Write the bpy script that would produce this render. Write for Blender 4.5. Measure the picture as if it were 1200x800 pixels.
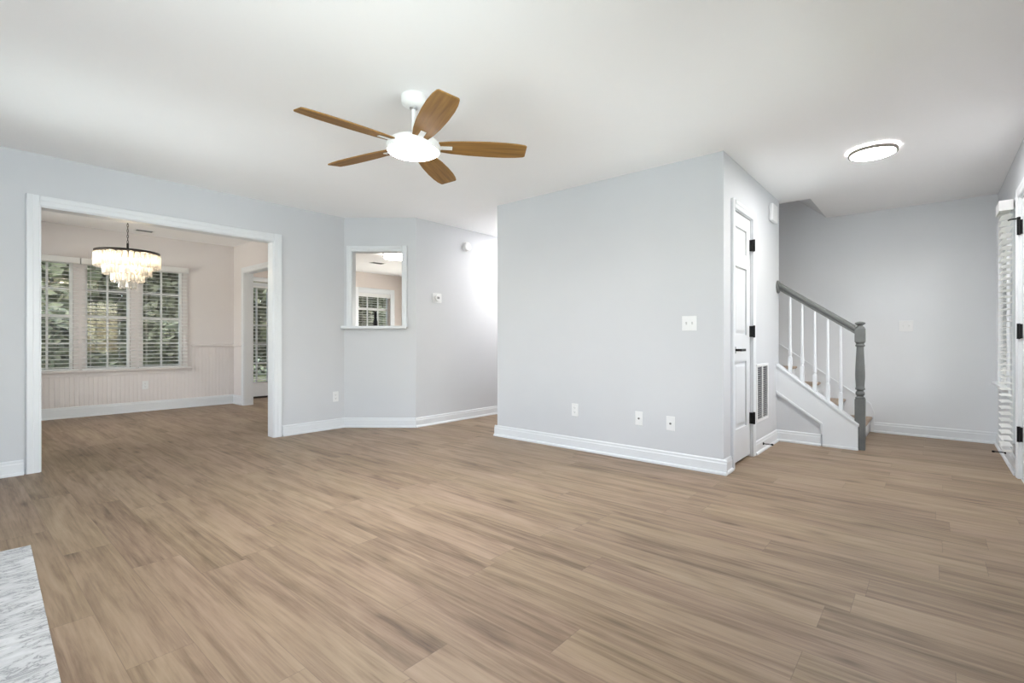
import bpy, bmesh, math, random
from mathutils import Vector, Matrix
random.seed(7)
PI = math.pi
R = math.radians
for o in list(bpy.data.objects):
    bpy.data.objects.remove(o)
scene = bpy.context.scene
col = scene.collection

# ------------------------------------------------------------------ camera
cam_data = bpy.data.cameras.new('camera')
cam_data.sensor_width = 36.0
cam_data.lens = 571.95 / 1200 * 36.0
cam_data.shift_y = -0.92 / 1200
cam_data.clip_start = 0.02
cam = bpy.data.objects.new('camera', cam_data)
col.objects.link(cam)
cam.location = (0, 0, 1.008)
cam.rotation_euler = (R(90), 0, R(40.63 - 90))
scene.camera = cam

# ------------------------------------------------------------------ view, sky, daylight
scene.view_settings.view_transform = 'Standard'
scene.view_settings.look = 'None'
scene.view_settings.gamma = 1
scene.view_settings.use_curve_mapping = False
scene.view_settings.exposure = 1.20

world = bpy.data.worlds.new('overcast_sky')
scene.world = world
world.use_nodes = True
wn = world.node_tree
wn.nodes.clear()
w_out = wn.nodes.new('ShaderNodeOutputWorld')
w_bg = wn.nodes.new('ShaderNodeBackground')
w_sky = wn.nodes.new('ShaderNodeTexSky')
w_sky.sky_type = 'NISHITA'
w_sky.sun_disc = False
w_sky.sun_elevation = R(48)
w_sky.sun_rotation = R(200)
w_sky.dust_density = 3.0
w_bg.inputs['Strength'].default_value = 0.52
wn.links.new(w_sky.outputs[0], w_bg.inputs[0])
wn.links.new(w_bg.outputs[0], w_out.inputs[0])


def area_light(name, loc, rot, sx, sy, power, color, spread=180):
    d = bpy.data.lights.new(name, 'AREA')
    d.shape = 'RECTANGLE'
    d.size, d.size_y, d.energy, d.color = sx, sy, power, color
    d.spread = R(spread)
    o = bpy.data.objects.new(name, d)
    col.objects.link(o)
    o.location = loc
    o.rotation_euler = rot
    return o


DAY = (0.88, 0.94, 1.0)
# daylight from behind the camera first; the other lamps are added to brighten the rooms
area_light('daylight_front', (0.50, -1.00, 0.95), (R(90 + 12), 0, 0), 1.9, 1.3, 22, DAY, 80)
area_light('fill_front_near', (2.80, -1.00, 0.70), (R(90 + 48), 0, R(-8)), 1.0, 1.0, 10, DAY, 90)  # added to brighten the near ceiling through an unseen window
area_light('fill_door', (4.50, -1.00, 0.75), (R(90 + 45), 0, R(-42)), 0.9, 1.0, 9, DAY, 90)  # added to brighten the foyer through unseen door glazing
area_light('fill_side', (-1.10, 1.35, 0.95), (0, R(-90 - 15), 0), 1.3, 1.9, 14, DAY, 90)  # added to light the large blank wall head-on
area_light('fill_side_far', (-1.10, 3.95, 0.95), (0, R(-90 - 17), 0), 1.3, 1.0, 11, DAY, 85)  # added to lift the far ceiling and the angled wall
area_light('fill_dining', (-0.90, 6.9, 1.25), (0, R(-90 - 25), 0), 1.5, 1.7, 55, (1.0, 0.93, 0.88))  # added warm lamp that brightens the dining room from out of view
area_light('fill_kitchen', (7.55, 7.95, 1.25), (0, R(90 + 20), 0), 1.5, 1.4, 68, (1.0, 0.95, 0.91))  # added lamp that brightens the kitchen from out of view

# ------------------------------------------------------------------ materials
def new_mat(name):
    m = bpy.data.materials.new(name)
    m.use_nodes = True
    nt = m.node_tree
    b = nt.nodes.get('Principled BSDF')
    return m, nt, b


def paint(name, color, rough=0.55, var=0.02, scale=6.0, bump=0.0, bscale=220.0, metal=0.0, spec=0.4):
    """painted / plain surface: a faint mottling in the colour and an optional orange-peel bump"""
    m, nt, b = new_mat(name)
    tc = nt.nodes.new('ShaderNodeTexCoord')
    n = nt.nodes.new('ShaderNodeTexNoise')
    n.inputs['Scale'].default_value = scale
    n.inputs['Detail'].default_value = 3
    nt.links.new(tc.outputs['Object'], n.inputs['Vector'])
    r = nt.nodes.new('ShaderNodeValToRGB')
    r.color_ramp.elements[0].position = 0.3
    r.color_ramp.elements[1].position = 0.7
    r.color_ramp.elements[0].color = (*[max(0, c * (1 - var)) for c in color], 1)
    r.color_ramp.elements[1].color = (*[min(1, c * (1 + var)) for c in color], 1)
    nt.links.new(n.outputs['Fac'], r.inputs['Fac'])
    nt.links.new(r.outputs['Color'], b.inputs['Base Color'])
    b.inputs['Roughness'].default_value = rough
    b.inputs['Metallic'].default_value = metal
    b.inputs['Specular IOR Level'].default_value = spec
    if bump:
        n2 = nt.nodes.new('ShaderNodeTexNoise')
        n2.inputs['Scale'].default_value = bscale
        nt.links.new(tc.outputs['Object'], n2.inputs['Vector'])
        bp = nt.nodes.new('ShaderNodeBump')
        bp.inputs['Strength'].default_value = bump
        bp.inputs['Distance'].default_value = 0.002
        nt.links.new(n2.outputs['Fac'], bp.inputs['Height'])
        nt.links.new(bp.outputs['Normal'], b.inputs['Normal'])
    return m


def emit(name, color, strength):
    m, nt, b = new_mat(name)
    b.inputs['Base Color'].default_value = (*color, 1)
    b.inputs['Emission Color'].default_value = (*color, 1)
    b.inputs['Emission Strength'].default_value = strength
    return m


M = {}
M['wall'] = paint('wall_paint', (0.615, 0.628, 0.652), 0.7, 0.012, 2.0, 0.05)
M['wall_lifted'] = paint('wall_paint_lifted', (0.755, 0.772, 0.795), 0.7, 0.012, 2.0, 0.05)  # same house paint, made lighter in place of more foyer light
M['wall_warm_dining'] = paint('dining_wall_warm_tint', (0.74, 0.70, 0.69), 0.7, 0.012, 2.0, 0.05)  # white walls with the warm lamp light put into the colour
M['wall_warm_kitchen'] = paint('kitchen_wall_warm_tint', (0.70, 0.625, 0.585), 0.7, 0.012, 2.0, 0.05)  # pinkish cast of the warm light is put into the colour
M['ceiling'] = paint('ceiling_paint', (0.955, 0.952, 0.962), 0.85, 0.01, 2.0, 0.10, 120)
M['trim'] = paint('trim_paint', (0.735, 0.755, 0.78), 0.35, 0.01, 3.0)
M['door'] = paint('door_paint', (0.735, 0.75, 0.77), 0.38, 0.01, 3.0)
M['plastic'] = paint('white_plastic', (0.80, 0.805, 0.81), 0.35, 0.01, 30.0)
M['slot'] = paint('plate_slot', (0.18, 0.18, 0.18), 0.6, 0.05, 30.0)
M['black'] = paint('black_metal', (0.012, 0.012, 0.013), 0.4, 0.1, 40.0, metal=0.6)
M['grey_paint'] = paint('grey_banister_paint', (0.135, 0.140, 0.137), 0.42, 0.08, 14.0)
M['steel'] = paint('brushed_steel', (0.60, 0.60, 0.60), 0.3, 0.05, 40.0, metal=1.0)
M['rim'] = paint('lamp_rim_nickel', (0.26, 0.235, 0.21), 0.4, 0.05, 40.0, metal=0.7)
M['vent_dark'] = paint('vent_shadow', (0.05, 0.05, 0.052), 0.9, 0.05, 40.0)
M['vent_louver'] = paint('vent_louver', (0.26, 0.26, 0.265), 0.5, 0.05, 40.0)
M['fan_white'] = paint('fan_white', (0.86, 0.86, 0.86), 0.4, 0.01, 20.0)
M['ring_dark'] = paint('dark_bronze', (0.035, 0.030, 0.027), 0.45, 0.15, 40.0, metal=0.5)
M['fan_glow'] = emit('fan_lamp_glow', (1.0, 0.99, 0.975), 80)
M['foyer_glow'] = emit('foyer_lamp_glow', (1.0, 0.985, 0.97), 64)
M['kitchen_glow'] = emit('kitchen_lamp_glow', (1.0, 0.93, 0.84), 10)
M['hall_glow'] = emit('hall_lamp_glow', (1.0, 0.96, 0.92), 40)
M['bulb_glow'] = emit('chandelier_bulb_glow', (1.0, 0.80, 0.56), 135)
M['cabinet'] = paint('cabinet_paint', (0.80, 0.79, 0.77), 0.45, 0.01, 5.0)
M['stone'] = paint('counter_stone', (0.62, 0.61, 0.60), 0.25, 0.15, 18.0)
M['siding'] = paint('window_vinyl', (0.86, 0.86, 0.85), 0.4, 0.01, 9.0)


def glass_mat(name, refl=0.08, tint=(1, 1, 1)):
    m, nt, b = new_mat(name)
    nt.nodes.remove(b)
    out = nt.nodes.get('Material Output')
    t = nt.nodes.new('ShaderNodeBsdfTransparent')
    t.inputs['Color'].default_value = (*tint, 1)
    g = nt.nodes.new('ShaderNodeBsdfGlossy')
    g.inputs['Roughness'].default_value = 0.02
    fr = nt.nodes.new('ShaderNodeFresnel')
    fr.inputs['IOR'].default_value = 1.5
    ma = nt.nodes.new('ShaderNodeMath')
    ma.operation = 'MULTIPLY_ADD'
    ma.inputs[1].default_value = 1.0
    ma.inputs[2].default_value = refl - 0.04
    nt.links.new(fr.outputs[0], ma.inputs[0])
    mx = nt.nodes.new('ShaderNodeMixShader')
    nt.links.new(ma.outputs[0], mx.inputs[0])
    nt.links.new(t.outputs[0], mx.inputs[1])
    nt.links.new(g.outputs[0], mx.inputs[2])
    nt.links.new(mx.outputs[0], out.inputs['Surface'])
    return m


M['glass'] = glass_mat('window_glass', 0.07, (0.93, 0.95, 0.94))


def crystal_mat():
    m, nt, b = new_mat('crystal')
    nt.nodes.remove(b)
    out = nt.nodes.get('Material Output')
    t = nt.nodes.new('ShaderNodeBsdfTransparent')
    t.inputs['Color'].default_value = (0.96, 0.95, 0.93, 1)
    g = nt.nodes.new('ShaderNodeBsdfGlossy')
    g.inputs['Roughness'].default_value = 0.08
    tr = nt.nodes.new('ShaderNodeBsdfTranslucent')
    tr.inputs['Color'].default_value = (0.95, 0.93, 0.9, 1)
    m1 = nt.nodes.new('ShaderNodeMixShader')
    m1.inputs[0].default_value = 0.6
    nt.links.new(g.outputs[0], m1.inputs[1])
    nt.links.new(tr.outputs[0], m1.inputs[2])
    m2 = nt.nodes.new('ShaderNodeMixShader')
    m2.inputs[0].default_value = 0.5
    nt.links.new(t.outputs[0], m2.inputs[1])
    nt.links.new(m1.outputs[0], m2.inputs[2])
    nt.links.new(m2.outputs[0], out.inputs['Surface'])
    return m


M['crystal'] = crystal_mat()


def slat_mat():
    m, nt, b = new_mat('blind_slat_white')
    out = nt.nodes.get('Material Output')
    tc = nt.nodes.new('ShaderNodeTexCoord')
    n = nt.nodes.new('ShaderNodeTexNoise')
    n.inputs['Scale'].default_value = 9
    nt.links.new(tc.outputs['Object'], n.inputs['Vector'])
    r = nt.nodes.new('ShaderNodeValToRGB')
    r.color_ramp.elements[0].color = (0.83, 0.83, 0.83, 1)
    r.color_ramp.elements[1].color = (0.88, 0.88, 0.87, 1)
    nt.links.new(n.outputs['Fac'], r.inputs['Fac'])
    nt.links.new(r.outputs['Color'], b.inputs['Base Color'])
    b.inputs['Roughness'].default_value = 0.4
    tr = nt.nodes.new('ShaderNodeBsdfTranslucent')
    tr.inputs['Color'].default_value = (0.85, 0.85, 0.83, 1)
    mx = nt.nodes.new('ShaderNodeMixShader')
    mx.inputs[0].default_value = 0.2
    nt.links.new(b.outputs[0], mx.inputs[1])
    nt.links.new(tr.outputs[0], mx.inputs[2])
    nt.links.new(mx.outputs[0], out.inputs['Surface'])
    return m


M['slat'] = slat_mat()


def math_node(nt, op, a, b=None, c=None):
    n = nt.nodes.new('ShaderNodeMath')
    n.operation = op
    for i, v in enumerate((a, b, c)):
        if v is None:
            continue
        if isinstance(v, (int, float)):
            n.inputs[i].default_value = v
        else:
            nt.links.new(v, n.inputs[i])
    return n.outputs[0]


def plank_mat(name, W=0.182, L=1.22, tones=None, rough=0.50):
    m, nt, b = new_mat(name)
    tc = nt.nodes.new('ShaderNodeTexCoord')
    sp = nt.nodes.new('ShaderNodeSeparateXYZ')
    nt.links.new(tc.outputs['Object'], sp.inputs[0])
    X, Y = sp.outputs[0], sp.outputs[1]
    xr = math_node(nt, 'DIVIDE', X, W)
    row = math_node(nt, 'FLOOR', xr)
    wn1 = nt.nodes.new('ShaderNodeTexWhiteNoise')
    wn1.noise_dimensions = '1D'
    nt.links.new(row, wn1.inputs['W'])
    yr = math_node(nt, 'ADD', math_node(nt, 'DIVIDE', Y, L), math_node(nt, 'MULTIPLY', wn1.outputs['Value'], 7.31))
    cl = math_node(nt, 'FLOOR', yr)
    cv = nt.nodes.new('ShaderNodeCombineXYZ')
    nt.links.new(row, cv.inputs[0])
    nt.links.new(cl, cv.inputs[1])
    wn2 = nt.nodes.new('ShaderNodeTexWhiteNoise')
    wn2.noise_dimensions = '2D'
    nt.links.new(cv.outputs[0], wn2.inputs['Vector'])
    rnd = wn2.outputs['Value']
    # grain, shifted for every plank
    gv = nt.nodes.new('ShaderNodeCombineXYZ')
    nt.links.new(math_node(nt, 'MULTIPLY', X, 42.0), gv.inputs[0])
    nt.links.new(math_node(nt, 'MULTIPLY', Y, 1.3), gv.inputs[1])
    nt.links.new(math_node(nt, 'MULTIPLY', rnd, 40.0), gv.inputs[2])
    g1 = nt.nodes.new('ShaderNodeTexNoise')
    g1.inputs['Scale'].default_value = 1.0
    g1.inputs['Detail'].default_value = 6
    g1.inputs['Roughness'].default_value = 0.62
    g1.inputs['Distortion'].default_value = 0.6
    nt.links.new(gv.outputs[0], g1.inputs['Vector'])
    # broad cathedral figure and knots
    kv = nt.nodes.new('ShaderNodeCombineXYZ')
    nt.links.new(math_node(nt, 'MULTIPLY', X, 10.0), kv.inputs[0])
    nt.links.new(math_node(nt, 'MULTIPLY', Y, 1.5), kv.inputs[1])
    nt.links.new(math_node(nt, 'MULTIPLY', rnd, 23.0), kv.inputs[2])
    g2 = nt.nodes.new('ShaderNodeTexNoise')
    g2.inputs['Scale'].default_value = 1.0
    g2.inputs['Detail'].default_value = 3
    g2.inputs['Distortion'].default_value = 1.2
    nt.links.new(kv.outputs[0], g2.inputs['Vector'])
    # fine pores
    pv = nt.nodes.new('ShaderNodeCombineXYZ')
    nt.links.new(math_node(nt, 'MULTIPLY', X, 150.0), pv.inputs[0])
    nt.links.new(math_node(nt, 'MULTIPLY', Y, 9.0), pv.inputs[1])
    nt.links.new(math_node(nt, 'MULTIPLY', rnd, 61.0), pv.inputs[2])
    g3 = nt.nodes.new('ShaderNodeTexNoise')
    g3.inputs['Scale'].default_value = 1.0
    g3.inputs['Detail'].default_value = 3
    nt.links.new(pv.outputs[0], g3.inputs['Vector'])
    # knots: small dark eyes drawn out along the plank
    qv = nt.nodes.new('ShaderNodeCombineXYZ')
    nt.links.new(math_node(nt, 'MULTIPLY', X, 9.0), qv.inputs[0])
    nt.links.new(math_node(nt, 'MULTIPLY', Y, 3.2), qv.inputs[1])
    nt.links.new(math_node(nt, 'MULTIPLY', rnd, 17.0), qv.inputs[2])
    vo = nt.nodes.new('ShaderNodeTexVoronoi')
    vo.inputs['Scale'].default_value = 0.55
    nt.links.new(qv.outputs[0], vo.inputs['Vector'])
    kn = nt.nodes.new('ShaderNodeMapRange')
    kn.inputs['From Min'].default_value = 0.02
    kn.inputs['From Max'].default_value = 0.22
    kn.inputs['To Min'].default_value = 1.0
    kn.inputs['To Max'].default_value = 0.0
    nt.links.new(vo.outputs['Distance'], kn.inputs['Value'])
    knot = math_node(nt, 'MULTIPLY', math_node(nt, 'POWER', kn.outputs[0], 1.6), 0.30)
    f = math_node(nt, 'ADD', math_node(nt, 'MULTIPLY', rnd, 0.17),
                  math_node(nt, 'ADD', math_node(nt, 'MULTIPLY', g1.outputs['Fac'], 0.90), math_node(nt, 'MULTIPLY', g2.outputs['Fac'], 0.75)))
    f = math_node(nt, 'ADD', f, math_node(nt, 'MULTIPLY', g3.outputs['Fac'], 0.28))
    f = math_node(nt, 'SUBTRACT', math_node(nt, 'SUBTRACT', f, knot), 0.61)
    ramp = nt.nodes.new('ShaderNodeValToRGB')
    cr = ramp.color_ramp
    tones = tones or [(0.02, (0.092, 0.059, 0.037)), (0.30, (0.214, 0.149, 0.100)), (0.52, (0.300, 0.217, 0.150)), (0.90, (0.400, 0.303, 0.220))]
    cr.elements[0].position, cr.elements[0].color = tones[0][0], (*tones[0][1], 1)
    cr.elements[1].position, cr.elements[1].color = tones[-1][0], (*tones[-1][1], 1)
    for p, c in tones[1:-1]:
        e = cr.elements.new(p)
        e.color = (*c, 1)
    nt.links.new(f, ramp.inputs['Fac'])
    # thin seams between planks
    fx = math_node(nt, 'FRACT', xr)
    fy = math_node(nt, 'FRACT', yr)
    ex = math_node(nt, 'MINIMUM', fx, math_node(nt, 'SUBTRACT', 1.0, fx))
    ey = math_node(nt, 'MINIMUM', fy, math_node(nt, 'SUBTRACT', 1.0, fy))
    sx = math_node(nt, 'LESS_THAN', ex, 0.006)
    sy = math_node(nt, 'LESS_THAN', ey, 0.0011)
    seam = math_node(nt, 'MAXIMUM', sx, sy)
    # slow drift between olive and rosy oak from plank to plank
    hv = nt.nodes.new('ShaderNodeTexNoise')
    hv.inputs['Scale'].default_value = 0.35
    nt.links.new(kv.outputs[0], hv.inputs['Vector'])
    tint = nt.nodes.new('ShaderNodeValToRGB')
    tint.color_ramp.elements[0].position = 0.35
    tint.color_ramp.elements[1].position = 0.65
    tint.color_ramp.elements[0].color = (0.99, 1.0, 0.94, 1)
    tint.color_ramp.elements[1].color = (1.0, 0.975, 0.98, 1)
    nt.links.new(hv.outputs['Fac'], tint.inputs['Fac'])
    tm = nt.nodes.new('ShaderNodeMix')
    tm.data_type = 'RGBA'
    tm.blend_type = 'MULTIPLY'
    tm.inputs[0].default_value = 1.0
    nt.links.new(ramp.outputs['Color'], tm.inputs[6])
    nt.links.new(tint.outputs['Color'], tm.inputs[7])
    mx = nt.nodes.new('ShaderNodeMix')
    mx.data_type = 'RGBA'
    nt.links.new(math_node(nt, 'MULTIPLY', seam, 0.36), mx.inputs[0])
    nt.links.new(tm.outputs[2], mx.inputs[6])
    mx.inputs[7].default_value = (0.10, 0.07, 0.05, 1)
    nt.links.new(mx.outputs[2], b.inputs['Base Color'])
    b.inputs['Roughness'].default_value = rough
    b.inputs['Specular IOR Level'].default_value = 0.42
    bp = nt.nodes.new('ShaderNodeBump')
    bp.inputs['Strength'].default_value = 0.12
    bp.inputs['Distance'].default_value = 0.002
    nt.links.new(math_node(nt, 'SUBTRACT', g1.outputs['Fac'], seam), bp.inputs['Height'])
    nt.links.new(bp.outputs['Normal'], b.inputs['Normal'])
    return m


M['floor'] = plank_mat('oak_plank_floor')


def wood_mat(name, dark, light, axis=0, rough=0.5):
    m, nt, b = new_mat(name)
    tc = nt.nodes.new('ShaderNodeTexCoord')
    mp = nt.nodes.new('ShaderNodeMapping')
    s = [38.0, 38.0, 38.0]
    s[axis] = 2.2
    mp.inputs['Scale'].default_value = s
    nt.links.new(tc.outputs['Object'], mp.inputs[0])
    n = nt.nodes.new('ShaderNodeTexNoise')
    n.inputs['Scale'].default_value = 1.0
    n.inputs['Detail'].default_value = 5
    n.inputs['Distortion'].default_value = 0.8
    nt.links.new(mp.outputs[0], n.inputs['Vector'])
    r = nt.nodes.new('ShaderNodeValToRGB')
    r.color_ramp.elements[0].position = 0.3
    r.color_ramp.elements[1].position = 0.7
    r.color_ramp.elements[0].color = (*dark, 1)
    r.color_ramp.elements[1].color = (*light, 1)
    nt.links.new(n.outputs['Fac'], r.inputs['Fac'])
    nt.links.new(r.outputs['Color'], b.inputs['Base Color'])
    b.inputs['Roughness'].default_value = rough
    return m


M['blade'] = wood_mat('fan_blade_oak', (0.185, 0.090, 0.018), (0.325, 0.168, 0.042), 0, 0.68)
M['blade_edge'] = wood_mat('fan_blade_edge', (0.10, 0.07, 0.04), (0.16, 0.11, 0.065), 0)
M['tread'] = wood_mat('stair_tread_oak', (0.27, 0.19, 0.13), (0.42, 0.32, 0.23), 0)


def marble_mat():
    m, nt, b = new_mat('white_marble')
    tc = nt.nodes.new('ShaderNodeTexCoord')
    mp = nt.nodes.new('ShaderNodeMapping')
    mp.inputs['Rotation'].default_value = (0, 0, R(20))
    mp.inputs['Scale'].default_value = (2.2, 6.5, 4)
    nt.links.new(tc.outputs['Object'], mp.inputs[0])
    n = nt.nodes.new('ShaderNodeTexNoise')
    n.inputs['Scale'].default_value = 2.4
    n.inputs['Detail'].default_value = 9
    n.inputs['Roughness'].default_value = 0.65
    n.inputs['Distortion'].default_value = 1.4
    nt.links.new(mp.outputs[0], n.inputs['Vector'])
    v = math_node(nt, 'ABSOLUTE', math_node(nt, 'SUBTRACT', n.outputs['Fac'], 0.5))
    r = nt.nodes.new('ShaderNodeValToRGB')
    cr = r.color_ramp
    cr.elements[0].position, cr.elements[0].color = 0.0, (0.27, 0.27, 0.28, 1)
    cr.elements[1].position, cr.elements[1].color = 0.16, (0.66, 0.67, 0.68, 1)
    e = cr.elements.new(0.025)
    e.color = (0.52, 0.53, 0.54, 1)
    nt.links.new(v, r.inputs['Fac'])
    nt.links.new(r.outputs['Color'], b.inputs['Base Color'])
    b.inputs['Roughness'].default_value = 0.22
    return m


M['marble'] = marble_mat()
M['grout'] = paint('hearth_grout', (0.28, 0.28, 0.28), 0.8, 0.1, 40)


def leaf_mat(name, c1, c2):
    m, nt, b = new_mat(name)
    out = nt.nodes.get('Material Output')
    tc = nt.nodes.new('ShaderNodeTexCoord')
    n = nt.nodes.new('ShaderNodeTexNoise')
    n.inputs['Scale'].default_value = 2.6
    n.inputs['Detail'].default_value = 4
    nt.links.new(tc.outputs['Object'], n.inputs['Vector'])
    r = nt.nodes.new('ShaderNodeValToRGB')
    r.color_ramp.elements[0].position = 0.35
    r.color_ramp.elements[1].position = 0.65
    r.color_ramp.elements[0].color = (*c1, 1)
    r.color_ramp.elements[1].color = (*c2, 1)
    nt.links.new(n.outputs['Fac'], r.inputs['Fac'])
    nt.links.new(r.outputs['Color'], b.inputs['Base Color'])
    b.inputs['Roughness'].default_value = 0.6
    tr = nt.nodes.new('ShaderNodeBsdfTranslucent')
    nt.links.new(r.outputs['Color'], tr.inputs['Color'])
    mx = nt.nodes.new('ShaderNodeMixShader')
    mx.inputs[0].default_value = 0.35
    nt.links.new(b.outputs[0], mx.inputs[1])
    nt.links.new(tr.outputs[0], mx.inputs[2])
    nt.links.new(mx.outputs[0], out.inputs['Surface'])
    return m


M['leaf_dark'] = leaf_mat('leaf_dark', (0.07, 0.08, 0.052), (0.14, 0.155, 0.10))
M['leaf_mid'] = leaf_mat('leaf_mid', (0.10, 0.115, 0.07), (0.21, 0.23, 0.15))
M['leaf_pale'] = leaf_mat('leaf_pale', (0.16, 0.20, 0.10), (0.32, 0.36, 0.22))
M['bark'] = paint('bark', (0.11, 0.085, 0.065), 0.9, 0.35, 20, 0.5, 40)
M['lawn'] = paint('lawn', (0.30, 0.33, 0.17), 0.95, 0.35, 3.0, 0.4, 60)

# ------------------------------------------------------------------ mesh helpers
class MB:
    def __init__(self):
        self.bm = bmesh.new()

    def box(self, x0, x1, y0, y1, z0, z1, mat=None):
        x0, x1 = min(x0, x1), max(x0, x1)
        y0, y1 = min(y0, y1), max(y0, y1)
        z0, z1 = min(z0, z1), max(z0, z1)
        vs = [self.bm.verts.new(p) for p in ((x0, y0, z0), (x1, y0, z0), (x1, y1, z0), (x0, y1, z0), (x0, y0, z1), (x1, y0, z1), (x1, y1, z1), (x0, y1, z1))]
        if mat is not None:
            for v in vs:
                v.co = mat @ v.co
        for f in ((3, 2, 1, 0), (4, 5, 6, 7), (0, 1, 5, 4), (1, 2, 6, 5), (2, 3, 7, 6), (3, 0, 4, 7)):
            self.bm.faces.new([vs[i] for i in f])
        return self

    def prism(self, pts, lo, hi, axis='z', mat=None):
        """polygon pts extruded along an axis; 'z': pts=(x,y); 'x': pts=(y,z); 'y': pts=(x,z)"""
        def mk(p, h):
            v = {'z': (p[0], p[1], h), 'x': (h, p[0], p[1]), 'y': (p[0], h, p[1])}[axis]
            v = Vector(v)
            return mat @ v if mat is not None else v
        a = [self.bm.verts.new(mk(p, lo)) for p in pts]
        b = [self.bm.verts.new(mk(p, hi)) for p in pts]
        n = len(pts)
        self.bm.faces.new(a[::-1])
        self.bm.faces.new(b)
        for i in range(n):
            j = (i + 1) % n
            self.bm.faces.new((a[i], a[j], b[j], b[i]))
        return self

    def lathe(self, prof, c=(0, 0, 0), seg=32, mat=None):
        """profile [(r,z)...] spun about z"""
        rings = []
        for r, z in prof:
            if r < 1e-6:
                rings.append([self.bm.verts.new((c[0], c[1], c[2] + z))])
            else:
                rings.append([self.bm.verts.new((c[0] + r * math.cos(2 * PI * k / seg), c[1] + r * math.sin(2 * PI * k / seg), c[2] + z)) for k in range(seg)])
        for a, b in zip(rings, rings[1:]):
            for k in range(seg):
                j = (k + 1) % seg
                if len(a) == 1 and len(b) == 1:
                    continue
                if len(a) == 1:
                    self.bm.faces.new((a[0], b[j], b[k]))
                elif len(b) == 1:
                    self.bm.faces.new((a[k], a[j], b[0]))
                else:
                    self.bm.faces.new((a[k], a[j], b[j], b[k]))
        if len(rings[0]) > 1:
            self.bm.faces.new(rings[0][::-1])
        if len(rings[-1]) > 1:
            self.bm.faces.new(rings[-1])
        if mat is not None:
            for r in rings:
                for v in r:
                    v.co = mat @ v.co
        return self

    def tube(self, path, rad, seg=10):
        path = [Vector(p) for p in path]
        rings = []
        n = len(path)
        up = Vector((0.13, 0.31, 0.94))
        for i, p in enumerate(path):
            t = (path[min(i + 1, n - 1)] - path[max(i - 1, 0)]).normalized()
            u = t.cross(up)
            if u.length < 1e-4:
                u = t.cross(Vector((1, 0, 0)))
            u.normalize()
            w = t.cross(u)
            r = rad[i] if isinstance(rad, (list, tuple)) else rad
            rings.append([self.bm.verts.new(p + u * r * math.cos(2 * PI * k / seg) + w * r * math.sin(2 * PI * k / seg)) for k in range(seg)])
        for a, b in zip(rings, rings[1:]):
            for k in range(seg):
                j = (k + 1) % seg
                self.bm.faces.new((a[k], a[j], b[j], b[k]))
        self.bm.faces.new(rings[0][::-1])
        self.bm.faces.new(rings[-1])
        return self


def world_loc(o):
    v = Vector((0, 0, 0))
    while o is not None:
        v = v + o.location
        o = o.parent
    return v


def obj(name, mb, mat, parent=None, local=False, bevel=0.0, smooth=False, seg=2):
    """link one mesh; vertices are in world space unless local=True (then in the parent's own space)"""
    bm = mb.bm
    bmesh.ops.recalc_face_normals(bm, faces=bm.faces)
    if parent is not None and not local:
        off = world_loc(parent)
        for v in bm.verts:
            v.co -= off
    me = bpy.data.meshes.new(name)
    bm.to_mesh(me)
    bm.free()
    for m in (mat if isinstance(mat, (list, tuple)) else [mat]):
        me.materials.append(m)
    if smooth:
        me.set_sharp_from_angle(angle=R(38))
        for p in me.polygons:
            p.use_smooth = True
    o = bpy.data.objects.new(name, me)
    col.objects.link(o)
    if parent is not None:
        o.parent = parent
    if bevel:
        b = o.modifiers.new('bevel', 'BEVEL')
        b.width = bevel
        b.segments = seg
        b.limit_method = 'ANGLE'
        b.angle_limit = R(40)
    return o


def tag(o, label, cat, group=None, kind=None):
    o['label'] = label
    o['category'] = cat
    if group:
        o['group'] = group
    if kind:
        o['kind'] = kind
    return o


def thing(name, loc, label, cat, group=None, rz=0.0):
    o = bpy.data.objects.new(name, None)
    o.empty_display_size = 0.1
    col.objects.link(o)
    o.location = loc
    o.rotation_euler = (0, 0, rz)
    return tag(o, label, cat, group)


def struct(name, mb, mat, label, cat, parent=None, bevel=0.0, smooth=False):
    o = obj(name, mb, mat, parent, bevel=bevel, smooth=smooth)
    o['kind'] = 'structure'
    if parent is None:
        o['label'] = label
        o['category'] = cat
    return o


def struct_root(name, loc, label, cat, rz=0.0):
    o = bpy.data.objects.new(name, None)
    col.objects.link(o)
    o.location = loc
    o.rotation_euler = (0, 0, rz)
    o['kind'] = 'structure'
    o['label'] = label
    o['category'] = cat
    return o


def copy_tree(o, parent=None):
    c = o.copy()
    col.objects.link(c)
    if parent is not None:
        c.parent = parent
    for ch in list(o.children):
        copy_tree(ch, c)
    return c


# ------------------------------------------------------------------ key plan dimensions (metres)
H = 2.44           # ceiling of living room, foyer, hall and kitchen
HD = 2.52          # dining ceiling
YL = 5.196         # wall with the wide opening
XC, YD, YH = 3.831, 1.186, 3.492   # the block that holds the closet
XF = 6.702         # far foyer wall
YR = -0.498        # front wall
A = Vector((3.048, 5.196)); B = Vector((3.585, 4.549))   # angled wall
YB, XR = 8.537, 3.054     # dining back and right walls
YK = 9.0           # kitchen back wall
X0 = -0.60         # wall behind the camera
T = 0.115

# ------------------------------------------------------------------ floor and ceilings
struct('floor', MB().box(X0 - .12, XF + .5, YR - .12, YK + .12, -0.12, 0.0), M['floor'], 'light oak plank floor running through all the rooms', 'floor')

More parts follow.
